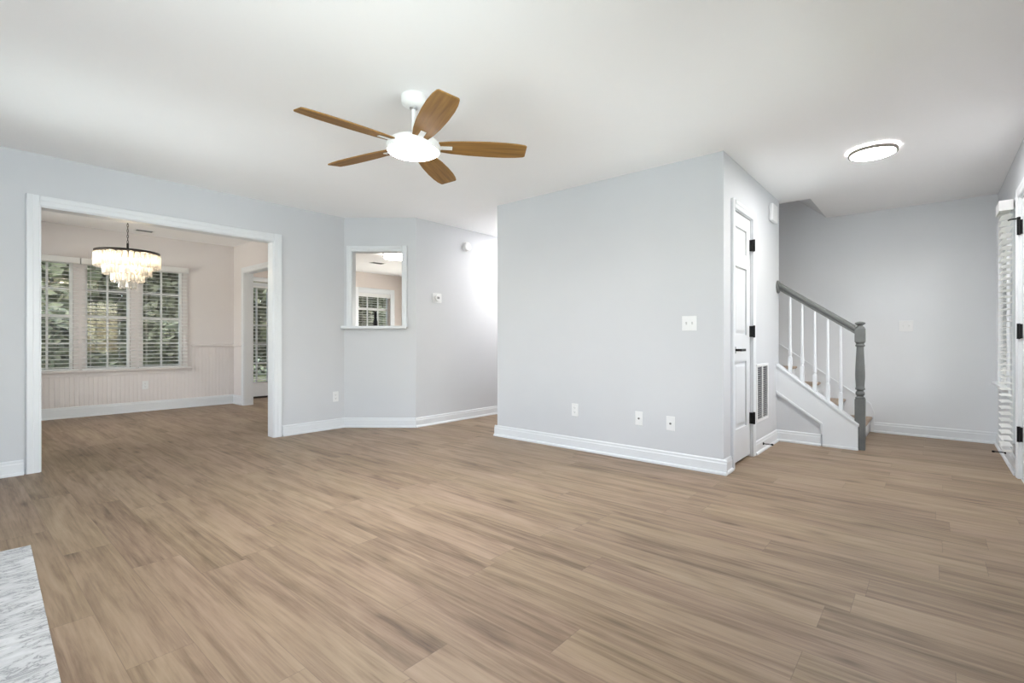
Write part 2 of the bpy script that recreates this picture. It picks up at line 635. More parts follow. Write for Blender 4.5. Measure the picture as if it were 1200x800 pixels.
SX0, SY0 = 5.697, 0.922     # stairwell opening in the ceiling
mb = MB()
mb.box(X0 - .12, SX0, YR - .12, YL + .02, H, H + .10)
mb.box(SX0, XF + .12, YR - .12, SY0, H, H + .10)
mb.box(SX0, XF + .12, 4.35, YL + .02, H, H + .10)
struct('ceiling', mb, M['ceiling'], 'smooth white ceiling over living room and foyer', 'ceiling')
struct('ceiling_kitchen', MB().prism([(XR + .03, YL + .02), (7.2, YL + .02), (7.2, YK + .12), (XR + .03, YK + .12)], H, H + .10), M['ceiling'], 'white kitchen ceiling seen through the pass-through', 'ceiling')
struct('ceiling_dining', MB().box(-.75, XR + .08, YL + .021, YB + .12, HD, HD + .10), M['ceiling'], 'white dining room ceiling above the crystal chandelier', 'ceiling')

# ------------------------------------------------------------------ walls
OX0, OX1, OZ = 0.480, 2.245, 2.047
mb = MB()
mb.box(X0, OX0, YL, YL + T, 0, HD)
mb.box(OX1, A.x, YL, YL + T, 0, HD)
mb.box(OX0, OX1, YL, YL + T, OZ, HD)
struct('wall_left', mb, M['wall'], 'pale blue-white wall with the wide cased opening to the dining room', 'wall')

du = (B - A).normalized()
nrm = Vector((-du.y, du.x))        # towards the kitchen
LAB = (B - A).length
PT0, PT1, PZ0, PZ1 = 0.085, 0.686, 1.180, 2.058   # pass-through
MA = Matrix(((du.x, nrm.x, 0, A.x), (du.y, nrm.y, 0, A.y), (0, 0, 1, 0), (0, 0, 0, 1)))   # local (along, into kitchen, up)
mb = MB()
mb.box(0, PT0, 0, T, 0, H, MA)
mb.box(PT1, LAB, 0, T, 0, H, MA)
mb.box(PT0, PT1, 0, T, 0, PZ0 - .03, MA)
mb.box(PT0, PT1, 0, T, PZ1, H, MA)
struct('wall_angled', mb, M['wall'], 'narrow angled wall that holds the kitchen pass-through', 'wall')
struct('wall_hall', MB().box(B.x, XF + .4, B.y, B.y + T, 0, H), M['wall'], 'hallway wall with thermostat and round detector', 'wall')

DX0, DX1, DZ = 4.064, 4.597, 2.065   # closet door
struct('wall_center', MB().box(XC, XC + T, YD + T, YH - T, 0, H), M['wall'], 'large blank white wall in the middle of the room', 'wall')
mb = MB()
mb.box(XC, DX0, YD, YD + T, 0, H)
mb.box(DX1, 5.60, YD, YD + T, 0, H)
mb.box(DX0, DX1, YD, YD + T, DZ, H)
struct('wall_door', mb, M['wall'], 'wall with the narrow closet door beside the stairs', 'wall')
struct('wall_hall_near', MB().box(XC, 5.60, YH - T, YH, 0, H), M['wall'], 'hallway side of the closet block', 'wall')
mb = MB()
mb.box(5.60 - T, 5.60, YD + T, YH - T, 0, H)
mb.box(5.60 - T, 5.60, YH - T, 4.5, 0, H)
mb.box(5.60 - T, SX0, SY0, 4.5, H + .10, 5.0)
struct('wall_stair', mb, M['wall'], 'wall closing the closet off from the stairs', 'wall')

struct('wall_far', MB().box(XF, XF + .12, YR - .12, 4.6, 0, 5.0), M['wall_lifted'], 'grey-white foyer wall behind the staircase', 'wall')
mb = MB().prism([(SY0, H), (SY0, H + .11), (SY0 + 2.9, H + .11 + 2.6), (SY0 + 2.9, H + 2.6)], SX0, XF, 'x')
struct('ceiling_stair', mb, M['wall_lifted'], 'sloping soffit rising over the stairs', 'ceiling')
struct('wall_stair_end', MB().box(5.4, XF + .12, 4.35, 4.47, 0, 5.0), M['wall_lifted'], 'wall at the head of the stairs', 'wall')

# front wall with door, sidelight, window, a living-room window and one added for light
FD = (4.20, 5.12, 2.06)
SL = (5.20, 5.46, 0.20, 2.02)
FW = (5.78, 6.48, 0.62, 2.04)
LW = (-0.35, 1.35, 0.65, 2.10)
LW2 = (2.30, 3.30, 0.65, 2.10)  # unseen opening added for the near front fill lamp
mb = MB()
Y0, Y1 = YR - .12, YR
def wall_run_x(mb, x0, x1, y0, y1, top, holes):
    x = x0
    for a, b, z0, z1 in sorted(holes):
        mb.box(x, a, y0, y1, 0, top)
        if z0 > 0:
            mb.box(a, b, y0, y1, 0, z0)
        mb.box(a, b, y0, y1, z1, top)
        x = b
    mb.box(x, x1, y0, y1, 0, top)
def wall_run_y(mb, y0, y1, x0, x1, top, holes):
    y = y0
    for a, b, z0, z1 in sorted(holes):
        mb.box(x0, x1, y, a, 0, top)
        if z0 > 0:
            mb.box(x0, x1, a, b, 0, z0)
        mb.box(x0, x1, a, b, z1, top)
        y = b
    mb.box(x0, x1, y, y1, 0, top)
wall_run_x(mb, X0, XF, Y0, Y1, H, [LW, (FD[0], FD[1], 0, FD[2]), SL, FW, LW2])
struct('wall_right', mb, M['wall'], 'front wall with the entry door, sidelight and foyer window', 'wall')
mb = MB()
BW = [(0.5, 2.2, .65, 2.10), (3.5, 4.4, .65, 2.10)]  # unseen openings added for the two side fill lamps
wall_run_y(mb, YR - .12, YL + T, X0 - .12, X0, H, BW)
struct('wall_back', mb, M['wall'], 'side wall behind the camera with the hearth at its foot', 'wall')

# dining walls
DW = [(0.62, 1.112), (1.232, 1.715), (1.842, 2.344)]
WZ0, WZ1 = 0.615, 2.045
mb = MB()
wall_run_x(mb, -.40, XR + T, YB, YB + T, HD, [(a, b, WZ0, WZ1) for a, b in DW])
struct('wall_dining_back', mb, M['wall_warm_dining'], 'warm-tinted dining wall with three blind-covered windows', 'wall')
DOY0, DOY1, DOZ = 6.55, 8.11, 2.07
mb = MB()
wall_run_y(mb, YL + T, YB, XR, XR + T, HD, [(DOY0, DOY1, 0, DOZ)])
mb.box(XR, XR + T, YB + T, YK, 0, H)
struct('wall_dining_right', mb, M['wall_warm_dining'], 'warm-tinted dining wall with the doorway to the breakfast room', 'wall')
mb = MB()
wall_run_y(mb, YL + T, YB + T, -.52, -.40, HD, [(6.15, 7.65, .7, 2.2)])  # opening added for the dining fill lamp
struct('wall_dining_left', mb, M['wall_warm_dining'], 'warm-tinted dining wall hidden left of the opening', 'wall')

# kitchen walls
PD = (3.30, 4.085)               # patio door leaf
KW = (5.60, 6.38, 1.03, 2.01)    # kitchen window
mb = MB()
wall_run_x(mb, XR, 7.2, YK, YK + .12, H, [(PD[0] - .03, PD[1] + .03, 0, 2.05), KW])
struct('wall_kitchen_back', mb, M['wall_warm_kitchen'], 'warm-tinted kitchen wall with window and glazed door', 'wall')
mb = MB()
wall_run_y(mb, B.y + T, YK, 7.1, 7.2, H, [(7.25, 8.65, .70, 2.15)])  # opening added for the kitchen fill lamp
struct('wall_kitchen_right', mb, M['wall_warm_kitchen'], 'far side wall of the kitchen', 'wall')

# ------------------------------------------------------------------ baseboards
BH = 0.112
def base_profile():
    return [(0, 0), (.030, 0), (.030, .012), (.024, .020), (.015, .022), (.015, BH - .030), (.011, BH - .022), (.011, BH - .008), (.006, BH), (0, BH)]

def base_run(mb, p, q, h=BH):
    """baseboard with shoe moulding; the room lies to the left of the walk p -> q; mitred square ends"""
    p, q = Vector(p), Vector(q)
    d = (q - p).normalized()
    n = Vector((-d.y, d.x))
    k = h / BH
    M4 = Matrix(((n.x, 0, d.x, p.x), (n.y, 0, d.y, p.y), (0, 1, 0, 0), (0, 0, 0, 1)))
    pts = [(a, b if b < .03 else b - BH + h) for a, b in base_profile()]
    mb.prism(pts, 0, (q - p).length, 'z', M4)

def baseboard(side, runs, label, h=BH):
    mb = MB()
    for p, q in runs:
        base_run(mb, p, q, h)
    return struct('baseboard_' + side, mb, M['trim'], label, 'baseboard')

baseboard('left', [((OX0 - .085, YL), (X0, YL)), ((A.x + .012, YL), (OX1 + .085, YL))], 'white baseboard beside the dining opening')
baseboard('angled', [(tuple(B), tuple(A))], 'white baseboard under the pass-through')
baseboard('hall', [((XF, B.y), (B.x - .012, B.y))], 'white baseboard along the hallway wall')
baseboard('center', [((XC, YD - .030), (XC, YH + .03))], 'white baseboard along the large blank wall')
baseboard('door', [((DX0 - .066, YD), (XC - .0, YD)), ((5.487, YD), (DX1 + .066, YD))], 'white baseboard beside the closet door')
baseboard('hall_near', [((XC, YH), (5.6, YH))], 'white baseboard on the hall side of the closet block')
baseboard('far', [((XF, YR), (XF, .474))], 'white baseboard at the foot of the grey foyer wall')
baseboard('right', [((FD[1] + .09, YR), (XF, YR)), ((X0, YR), (FD[0] - .09, YR))], 'white baseboard under the foyer window')
baseboard('back', [((X0, 2.1), (X0, YR)), ((X0, YL), (X0, 3.4))], 'white baseboard behind the camera')
baseboard('dining', [((XR, YB), (-.4, YB)), ((XR, DOY1 + .085), (XR, YB)), ((XR, YL + T), (XR, DOY0 - .085))], 'tall white baseboard round the dining room', .143)
baseboard('kitchen', [((PD[0] - .11, YK), (XR + T, YK)), ((7.1, YK), (PD[1] + .11, YK))], 'white baseboard in the breakfast room')

# ------------------------------------------------------------------ trims: casings, wainscot, chair rail
def casing_pts(w):
    return [(0, 0), (0, .014), (.008, .018), (w * .45, .018), (w * .55, .022), (w - .006, .022), (w, .016), (w, 0)]

def casing_u(mb, x0, x1, z1, w, face, out, z0=0.0, MM=None):
    """two legs and a head around an opening in a wall plane (x along, out = -1/+1 along y)"""
    def leg(xa, sgn):
        pts = [(xa + sgn * a, face + out * b) for a, b in casing_pts(w)]
        mb.prism(pts, z0, z1 + w, 'z', MM)
    leg(x0, -1)
    leg(x1, 1)
    pts = [(face + out * b, z1 + a) for a, b in casing_pts(w)]
    mb.prism(pts, x0, x1, 'x', MM)

# wide dining opening (both faces and the jamb lining)
mb = MB()
casing_u(mb, OX0 + .006, OX1 - .006, OZ - .006, .080, YL, -1)
casing_u(mb, OX0 + .006, OX1 - .006, OZ - .006, .080, YL + T, 1)
mb.box(OX0, OX0 + .012, YL - .002, YL + T + .002, 0, OZ)
mb.box(OX1 - .012, OX1, YL - .002, YL + T + .002, 0, OZ)
mb.box(OX0, OX1, YL - .002, YL + T + .002, OZ - .012, OZ)
struct('trim_1', mb, M['trim'], 'white casing round the wide dining room opening', 'casing')

# pass-through casing and sill
mb = MB()
casing_u(mb, PT0 + .006, PT1 - .006, PZ1 - .006, .060, 0, -1, PZ0, MA)
mb.box(PT0, PT0 + .012, -.002, T, PZ0, PZ1, MA)
mb.box(PT1 - .012, PT1, -.002, T, PZ0, PZ1, MA)
mb.box(PT0, PT1, -.002, T, PZ1 - .012, PZ1, MA)
struct('trim_2', mb, M['trim'], 'white casing round the kitchen pass-through', 'casing')
mb = MB()
mb.box(PT0 - .095, PT1 + .055, -.085, .0, PZ0 - .032, PZ0, MA)
mb.box(PT0, PT1, 0, T + .04, PZ0 - .032, PZ0, MA)
struct('trim_3', mb, M['trim'], 'white ledge with apron under the kitchen pass-through', 'ledge', bevel=.004)

# closet door casing
mb = MB()
casing_u(mb, DX0 + .004, DX1 - .004, DZ - .004, .062, YD, -1)
mb.box(DX0, DX0 + .010, YD, YD + T, 0, DZ)
mb.box(DX1 - .010, DX1, YD, YD + T, 0, DZ)
mb.box(DX0, DX1, YD, YD + T, DZ - .010, DZ)
struct('trim_4', mb, M['trim'], 'white casing round the closet door', 'casing')

# doorway between dining and breakfast room
MR = Matrix(((0, -1, 0, 0), (1, 0, 0, 0), (0, 0, 1, 0), (0, 0, 0, 1)))     # local x -> world y, local y -> -world x
mb = MB()
casing_u(mb, DOY0 + .006, DOY1 - .006, DOZ - .006, .080, -XR, 1, 0, MR)
casing_u(mb, DOY0 + .006, DOY1 - .006, DOZ - .006, .080, -XR - T, -1, 0, MR)
mb.box(XR - .002, XR + T + .002, DOY1 - .012, DOY1, 0, DOZ)
mb.box(XR - .002, XR + T + .002, DOY0, DOY0 + .012, 0, DOZ)
mb.box(XR - .002, XR + T + .002, DOY0, DOY1, DOZ - .012, DOZ)
struct('trim_5', mb, M['trim'], 'white casing round the breakfast room doorway', 'casing')

# beadboard wainscot and chair rail in the dining room
def beads(mb, s0, s1, depth, z0, z1, to3):
    pts = [(s0, 0)]
    s = s0
    while s < s1 - .03:
        pts += [(s + .001, depth), (s + .036, depth), (s + .039, depth * .45), (s + .042, depth * .95), (s + .0455, depth * .45)]
        s += .048
    pts += [(s1, depth), (s1, 0)]
    mb.prism([to3(a, b) for a, b in pts], z0, z1, 'z')
mb = MB()
beads(mb, 2.46, XR,   .0045, .14, .92, lambda a, b: (a, YB - b))
beads(mb, .5, 2.46, .0045, .14, .56, lambda a, b: (a, YB - b))
beads(mb, DOY1 + .085, YB - .009, .0045, .14, .92, lambda a, b: (XR - b, a))
struct('trim_6', mb, M['wall_warm_dining'], 'warm-tinted beadboard wainscot under the dining windows', 'wainscot')
mb = MB()
rail = [(0, .905), (.012, .905), (.014, .915), (.026, .925), (.026, .940), (.012, .950), (0, .950)]
mb.prism([(YB - a, z) for a, z in rail], 2.46, XR, 'x')
mb.prism([(XR - a, z) for a, z in rail], DOY1 + .085, YB, 'y')
struct('trim_7', mb, M['wall_warm_dining'], 'warm-tinted chair rail right of the dining windows', 'chair rail')

# ------------------------------------------------------------------ windows (local: x across, room at -y, z up)
def window(name, x0, x1, z0, z1, face, depth, cols, rows, label, rz=None, wcase=.07, rail_at=None, stool=None, apron=True, side_case=True, sides=(1, 1), trim_m=None):
    """double-hung window in a wall whose room face is the plane y=face (rz=0 looks out along +y)"""
    tm = trim_m or M['trim']
    root = struct_root(name, (0, 0, 0), label, 'window', 0)
    MM = rz
    fy = face + depth * .45
    ft = .028
    mb = MB()
    mb.box(x0, x0 + ft, fy, fy + .05, z0, z1, MM).box(x1 - ft, x1, fy, fy + .05, z0, z1, MM)
    mb.box(x0 + ft, x1 - ft, fy, fy + .05, z0, z0 + ft, MM).box(x0 + ft, x1 - ft, fy, fy + .05, z1 - ft, z1, MM)
    zr = rail_at if rail_at else (z0 + z1) / 2
    mb.box(x0 + ft, x1 - ft, fy + .004, fy + .046, zr - .02, zr + .02, MM)
    obj('window_frame', mb, M['siding'], root)
    mb = MB()
    for k in range(1, cols):
        xm = x0 + (x1 - x0) * k / cols
        mb.box(xm - .011, xm + .011, fy + .012, fy + .034, z0 + ft, z1 - ft, MM)
    for za, zb in ((z0, zr), (zr, z1)):
        for k in range(1, rows):
            zm = za + (zb - za) * k / rows
            mb.box(x0 + ft, x1 - ft, fy + .014, fy + .032, zm - .011, zm + .011, MM)
    obj('muntins', mb, M['siding'], root)
    obj('pane', MB().box(x0 + ft, x1 - ft, fy + .021, fy + .025, z0 + ft, z1 - ft, MM), M['glass'], root)
    if side_case:
        mb = MB()
        if sides[0]:
            mb.prism([(x0 - a, face - b) for a, b in casing_pts(wcase)], z0, z1 + wcase, 'z', MM)
        if sides[1]:
            mb.prism([(x1 + a, face - b) for a, b in casing_pts(wcase)], z0, z1 + wcase, 'z', MM)
        mb.prism([(face - b, z1 + a) for a, b in casing_pts(wcase)], x0, x1, 'x', MM)
        obj('window_casing', mb, tm, root)
    if stool:
        mb = MB().box(x0 - stool[0] * (1 if sides[0] else .0), x1 + stool[0] * (1 if sides[1] else .0), face - stool[1], fy, z0 - .022, z0, MM)
        obj('window_sill', mb, tm, root, bevel=.004)
        if apron:
            mb = MB().box(x0 - wcase * sides[0], x1 + wcase * sides[1], face - .014, face, z0 - .085, z0 - .022, MM)
            obj('window_apron', mb, tm, root, bevel=.003)
    for c in root.children:
        c['kind'] = 'structure'
    return root

wc = M['wall_warm_dining']
window('window_1', *DW[0], WZ0, WZ1, YB, T, 2, 2, 'left dining window, partly hidden by the opening', wcase=.060, stool=(.10, .08), sides=(1, 0), trim_m=wc)
window('window_2', *DW[1], WZ0, WZ1, YB, T, 2, 2, 'middle dining window behind the chandelier', wcase=.060, stool=(.10, .08), sides=(0, 0), trim_m=wc)
window('window_3', *DW[2], WZ0, WZ1, YB, T, 2, 2, 'right dining window nearest the doorway', wcase=.060, stool=(.10, .08), sides=(0, 1), trim_m=wc)
# mullion casings and the shared stool between the three windows
mb = MB()
for xa, xb in ((DW[0][1], DW[1][0]), (DW[1][1], DW[2][0])):
    mb.box(xa, xb, YB - .018, YB, WZ0, WZ1 + .06)
    mb.box(xa, xb, YB - .08, YB, WZ0 - .022, WZ0)
    mb.box(xa, xb, YB - .014, YB, WZ0 - .085, WZ0 - .022)
struct('trim_8', mb, wc, 'warm-tinted mullions between the three dining windows', 'mullion')
window('window_4', *KW, YK, .12, 3, 1, 'small kitchen window seen through the pass-through', wcase=.11, rail_at=1.68, stool=(.06, .05))
M180 = Matrix.Rotation(PI, 4, 'Z')
window('window_5', -FW[1], -FW[0], FW[2], FW[3], -YR, .12, 2, 2, 'foyer window at the far end of the front wall', rz=M180, wcase=.070, stool=(.07, .055))
window('window_6', -SL[1], -SL[0], SL[2], SL[3], -YR, .12, 1, 3, 'tall narrow sidelight beside the entry door', rz=M180, wcase=.06, sides=(1, 0))
window('window_7', -LW[1], -LW[0], LW[2], LW[3], -YR, .12, 4, 2, 'living room front window behind the camera', rz=M180, stool=(.07, .05))
window('added_window_12', -LW2[1], -LW2[0], LW2[2], LW2[3], -YR, .12, 2, 2, 'added front window for fill light, out of view on the right', rz=M180, stool=(.07, .05))
M90 = Matrix.Rotation(PI / 2, 4, 'Z')
window('added_window_8', BW[0][0], BW[0][1], .65, 2.10, -X0, .12, 4, 2, 'added side window for fill light behind the camera', rz=M90, stool=(.07, .05))
M270 = Matrix.Rotation(-PI / 2, 4, 'Z')
window('added_window_9', -8.65, -7.25, .70, 2.15, 7.1, .10, 4, 2, 'added kitchen side window for fill light, out of view', rz=M270, stool=(.07, .05))
window('added_window_10', BW[1][0], BW[1][1], .65, 2.10, -X0, .12, 2, 2, 'added side window for fill light beyond the hearth', rz=M90, stool=(.07, .05))
window('added_window_11', 6.15, 7.65, .70, 2.20, .40, .12, 4, 2, 'added dining side window for fill light, left of the opening', rz=M90, stool=(.07, .05))

# ------------------------------------------------------------------ window blinds
def blind(x0, x1, z0, z1, y_front, depth, label, group, rot=None, pitch=.052, tilt=R(6), valance=True, tapes=2, name='window_blind', head=.055):
    """horizontal slat blind; local x across, room towards -y; y_front is the room-side edge"""
    MM = rot if rot is not None else Matrix.Identity(4)
    base = MM @ Vector(((x0 + x1) / 2, y_front + depth / 2, z0))
    root = thing(name, base, label, 'window blind', group)
    yc = y_front + depth / 2
    mb = MB().box(x0, x1, y_front, y_front + depth, z1 - head, z1, MM)
    if valance:
        mb.box(x0 - .008, x1 + .008, y_front - .012, y_front - .001, z1 - head - .018, z1 + .004, MM)
        mb.box(x0 - .008, x0 - .001, y_front - .001, y_front + depth, z1 - head - .018, z1 + .004, MM)
        mb.box(x1 + .001, x1 + .008, y_front - .001, y_front + depth, z1 - head - .018, z1 + .004, MM)
    obj('headrail', mb, M['slat'], root, bevel=.002)
    mb = MB()
    z = z0 + .045
    zs = []
    while z < z1 - head - .012:
        zs.append(z)
        z += pitch
    hw = depth * .47
    for z in zs:
        ct, st = math.cos(tilt), math.sin(tilt)
        pts = []
        for u, lift in ((-1, 0), (-.5, .0022), (0, .003), (.5, .0022), (1, 0)):
            pts.append((yc + u * hw * ct - lift * st, z + u * hw * st + lift * ct))
        lower = [(y, zz - .0026) for y, zz in pts]
        mb.prism(lower + pts[::-1], x0 + .004, x1 - .004, 'x', MM)
    obj('slats', mb, M['slat'], root)
    obj('bottom_rail', MB().box(x0 + .003, x1 - .003, y_front + .005, y_front + depth - .005, z0, z0 + .020, MM), M['slat'], root, bevel=.003)
    for k in range(tapes):
        mb = MB()
        xt = x0 + (x1 - x0) * ((k + .5) / tapes if tapes > 2 else (.16, .84)[k])
        for yy in (y_front + .002, y_front + depth - .002):
            mb.box(xt - .0012, xt + .0012, yy - .0008, yy + .0008, z0 + .02, z1 - head, MM)
        obj('ladder_cord', mb, M['slat'], root)
    return root

gD = 'white slat blinds on the dining windows'
blind(.583, 1.160, WZ0 + .003, 2.088, YB - .080, .056, 'white slat blind on the dining window nearest the opening\'s left side', gD)
blind(1.186, 1.762, WZ0 + .003, 2.088, YB - .080, .056, 'white slat blind on the middle dining window behind the chandelier', gD)
blind(1.790, 2.392, WZ0 + .003, 2.088, YB - .080, .056, 'white slat blind on the right-hand dining window beside the blank warm-tinted wall', gD)
blind(5.60, 6.375, 1.06, 2.005, YK + .003, .046, 'small white blind in the kitchen window seen through the pass-through', 'white blinds in the kitchen', pitch=.05)
blind(-6.475, -5.785, .625, 2.035, -YR + .0, .048, 'white blind in the foyer window above a sill, next to the grey wall', 'white blinds on the front wall', rot=M180, pitch=.044, tilt=R(25))
blind(-5.44, -5.20, .17, 2.06, -YR - .095, .066, 'long narrow white blind covering the sidelight next to the entry door hinges', 'white blinds on the front wall', rot=M180, pitch=.047, tilt=R(3))

# ------------------------------------------------------------------ closet door
d1 = struct_root('door_1', (DX1 - .012, YD, 0), 'narrow white three-panel closet door with black lever', 'door')
lx0, lx1 = DX0 + .013, DX1 - .013
fy0, fy1 = YD + .012, YD + .047
panels = [(1.733, 1.940), (1.056, 1.616), (.283, .835)]
st = .095
mb = MB()
mb.box(lx0, lx0 + st, fy0, fy1, .022, 2.050)
mb.box(lx1 - st, lx1, fy0, fy1, .022, 2.050)
zz = .022
for z0, z1 in sorted(panels):
    mb.box(lx0 + st, lx1 - st, fy0, fy1, zz, z0)
    zz = z1
mb.box(lx0 + st, lx1 - st, fy0, fy1, zz, 2.050)
lf = obj('leaf', mb, M['door'], d1)
mb = MB()
for z0, z1 in panels:
    a, b = lx0 + st, lx1 - st
    mb.box(a, b, fy0 + .014, fy1 - .01, z0, z1)
    # raised field with sloping margins
    o, i = .012, .040
    P = [(a + o, z0 + o), (b - o, z0 + o), (b - o, z1 - o), (a + o, z1 - o)]
    Q = [(a + i, z0 + i), (b - i, z0 + i), (b - i, z1 - i), (a + i, z1 - i)]
    v0 = [mb.bm.verts.new((x, fy0 + .0138, z)) for x, z in P]
    v1 = [mb.bm.verts.new((x, fy0 + .004, z)) for x, z in Q]
    mb.bm.faces.new(v1)
    for k in range(4):
        mb.bm.faces.new((v0[k], v0[(k + 1) % 4], v1[(k + 1) % 4], v1[k]))
obj('door_panel', mb, M['door'], lf)
hx = lx0 + .055
mb = MB().box(hx - .026, hx + .026, fy0 - .008, fy0, .906, .960)
mb.tube([(hx, fy0 - .006, .933), (hx, fy0 - .048, .933)], .010)
mb.box(hx - .010, hx + .115, fy0 - .060, fy0 - .046, .923, .943)
obj('door_handle', mb, M['black'], d1, bevel=.002)
for hz in (1.835, 1.088, .336):
    mb = MB().box(DX1 - .030, DX1 + .012, YD - .020, YD + .012, hz - .048, hz + .048)
    mb.lathe([(.009, -.052), (.009, .052)], (DX1 - .010, YD - .022, hz), 12)
    obj('hinge', mb, M['black'], d1)
for c in d1.children_recursive:
    c['kind'] = 'structure'

# entry door (only its hinge edge enters the picture)
d2 = struct_root('door_2', (FD[1] - .02, YR, 0), 'white entry door at the right edge with black hinges', 'door')
mb = MB()
ya, yb = YR - .052, YR - .008
ex0, ex1 = FD[0] + .022, FD[1] - .022
pan = [(ex0 + .12, (ex0 + ex1) / 2 - .05), ((ex0 + ex1) / 2 + .05, ex1 - .12)]
gl = (ex0 + .12, ex1 - .12, .98, 1.92)  # upper glazing added so the lamp outside shines into the foyer
mb.box(ex0, gl[0], ya, yb, .015, 2.035).box(gl[1], ex1, ya, yb, .015, 2.035)
mb.box(gl[0], gl[1], ya, yb, gl[3], 2.035).box(gl[0], gl[1], ya, yb, .80, gl[2]).box(gl[0], gl[1], ya, yb, .015, .22)
mb.box(pan[0][1], pan[1][0], ya, yb, .22, .80)
for (a, b) in pan:
    mb.box(a, b, ya + .008, yb - .010, .22, .80)
    mb.box(a + .04, b - .04, yb - .010, yb - .003, .26, .76)
obj('leaf', mb, M['door'], d2)
obj('pane', MB().box(gl[0], gl[1], ya + .020, ya + .024, gl[2], gl[3]), M['glass'], d2)
mb = MB()
for k in (1, 2):
    x = gl[0] + (gl[1] - gl[0]) * k / 3
    mb.box(x - .011, x + .011, ya + .012, yb - .006, gl[2], gl[3])
    z = gl[2] + (gl[3] - gl[2]) * k / 3
    mb.box(gl[0], gl[1], ya + .013, yb - .007, z - .011, z + .011)
obj('muntins', mb, M['door'], d2)
for hz in (1.835, 1.077, .326):
    mb = MB().box(FD[1] - .034, FD[1] + .004, YR - .008, YR + .010, hz - .052, hz + .052)
    mb.lathe([(.010, -.056), (.010, .056)], (FD[1] - .012, YR + .012, hz), 12)
    obj('hinge', mb, M['black'], d2)
mb = MB().tube([(FD[1] - .012, YR + .012, 1.90), (FD[1] + .03, YR + .05, 1.905), (FD[1] + .055, YR + .058, 1.905)], .006)
mb.lathe([(.011, 0), (.011, .016)], (FD[1] - .012, YR + .012, 1.893), 12)
obj('hinge_pin_stop', mb, M['black'], d2)
mb = MB().tube([(ex0 + .07, yb, .95), (ex0 + .07, yb + .05, .95)], .012)
mb.box(ex0 + .06, ex0 + .19, yb + .045, yb + .060, .94, .96)
obj('door_handle', mb, M['black'], d2)
for c in d2.children_recursive:
    c['kind'] = 'structure'
mb = MB()
casing_u(mb, -FD[1] + .006, -FD[0] - .006, FD[2] - .006, .066, -YR, -1, 0, M180)
mb.box(FD[0], FD[0] + .018, YR - .12, YR, 0, FD[2])
mb.box(FD[1] - .018, FD[1], YR - .12, YR, 0, FD[2])
mb.box(FD[0], FD[1], YR - .12, YR, FD[2] - .018, FD[2])
mb.box(FD[0], FD[1], YR - .12, YR + .0, 0, .012)
struct('trim_9', mb, M['trim'], 'white casing round the entry door', 'casing')

# glazed patio door in the breakfast room
d3 = struct_root('door_3', (PD[0], YK, 0), 'white fifteen-lite glazed door beyond the dining doorway', 'door')
gx0, gx1, gz0, gz1 = 3.415, 3.970, .285, 1.935
y0, y1 = YK + .004, YK + .048
mb = MB()
mb.box(PD[0], gx0, y0, y1, .03, 2.03).box(gx1, PD[1], y0, y1, .03, 2.03)
mb.box(gx0, gx1, y0, y1, .03, gz0).box(gx0, gx1, y0, y1, gz1, 2.03)
obj('leaf', mb, M['door'], d3)
mb = MB()
for k in (1, 2):
    x = gx0 + (gx1 - gx0) * k / 3
    mb.box(x - .011, x + .011, y0 + .006, y1 - .006, gz0, gz1)
for k in range(1, 5):
    z = gz0 + (gz1 - gz0) * k / 5
    mb.box(gx0, gx1, y0 + .008, y1 - .008, z - .011, z + .011)
obj('muntins', mb, M['door'], d3)
obj('pane', MB().box(gx0, gx1, y0 + .020, y0 + .024, gz0, gz1), M['glass'], d3)
obj('threshold', MB().box(PD[0] - .03, PD[1] + .03, YK - .03, YK + .12, 0, .028), M['ring_dark'], d3)
for c in d3.children_recursive:
    c['kind'] = 'structure'
mb = MB()
casing_u(mb, PD[0] - .03, PD[1] + .03, 2.05, .075, YK, -1)
struct('trim_10', mb, M['trim'], 'white casing round the glazed door', 'casing')
blind(gx0 - .03, gx1 + .03, .315, 1.965, YK - .052, .050, 'white blind hung on the glazed breakfast room door', 'white blinds in the kitchen', pitch=.062, valance=False, head=.03)

# ------------------------------------------------------------------ staircase
XW = 5.487          # face of the wall under the stairs
SXL, SXR = 5.585, XF - .014
stairs = thing('staircase', (6.1, .5, 0), 'white staircase with oak treads and grey banister rising left behind the closet', 'staircase')
def cap_z(y):
    return .222 + .782 * (y - .508)
NY0, NZ0, RUN, RISE = .490, .168, .243, .178
for k in range(13):
    yn, zt = NY0 + RUN * k, NZ0 + RISE * k
    obj('tread', MB().prism([(yn, zt - .012), (yn + .006, zt - .026), (yn + RUN + .03, zt - .026), (yn + RUN + .03, zt), (yn + .010, zt), (yn + .002, zt - .004)], SXL, SXR, 'x'), M['tread'], stairs)
    z0 = 0 if k == 0 else zt - RISE + .0
    obj('riser', MB().box(SXL, SXR, yn + .024, yn + .040, z0, zt - .026), M['trim'], stairs)
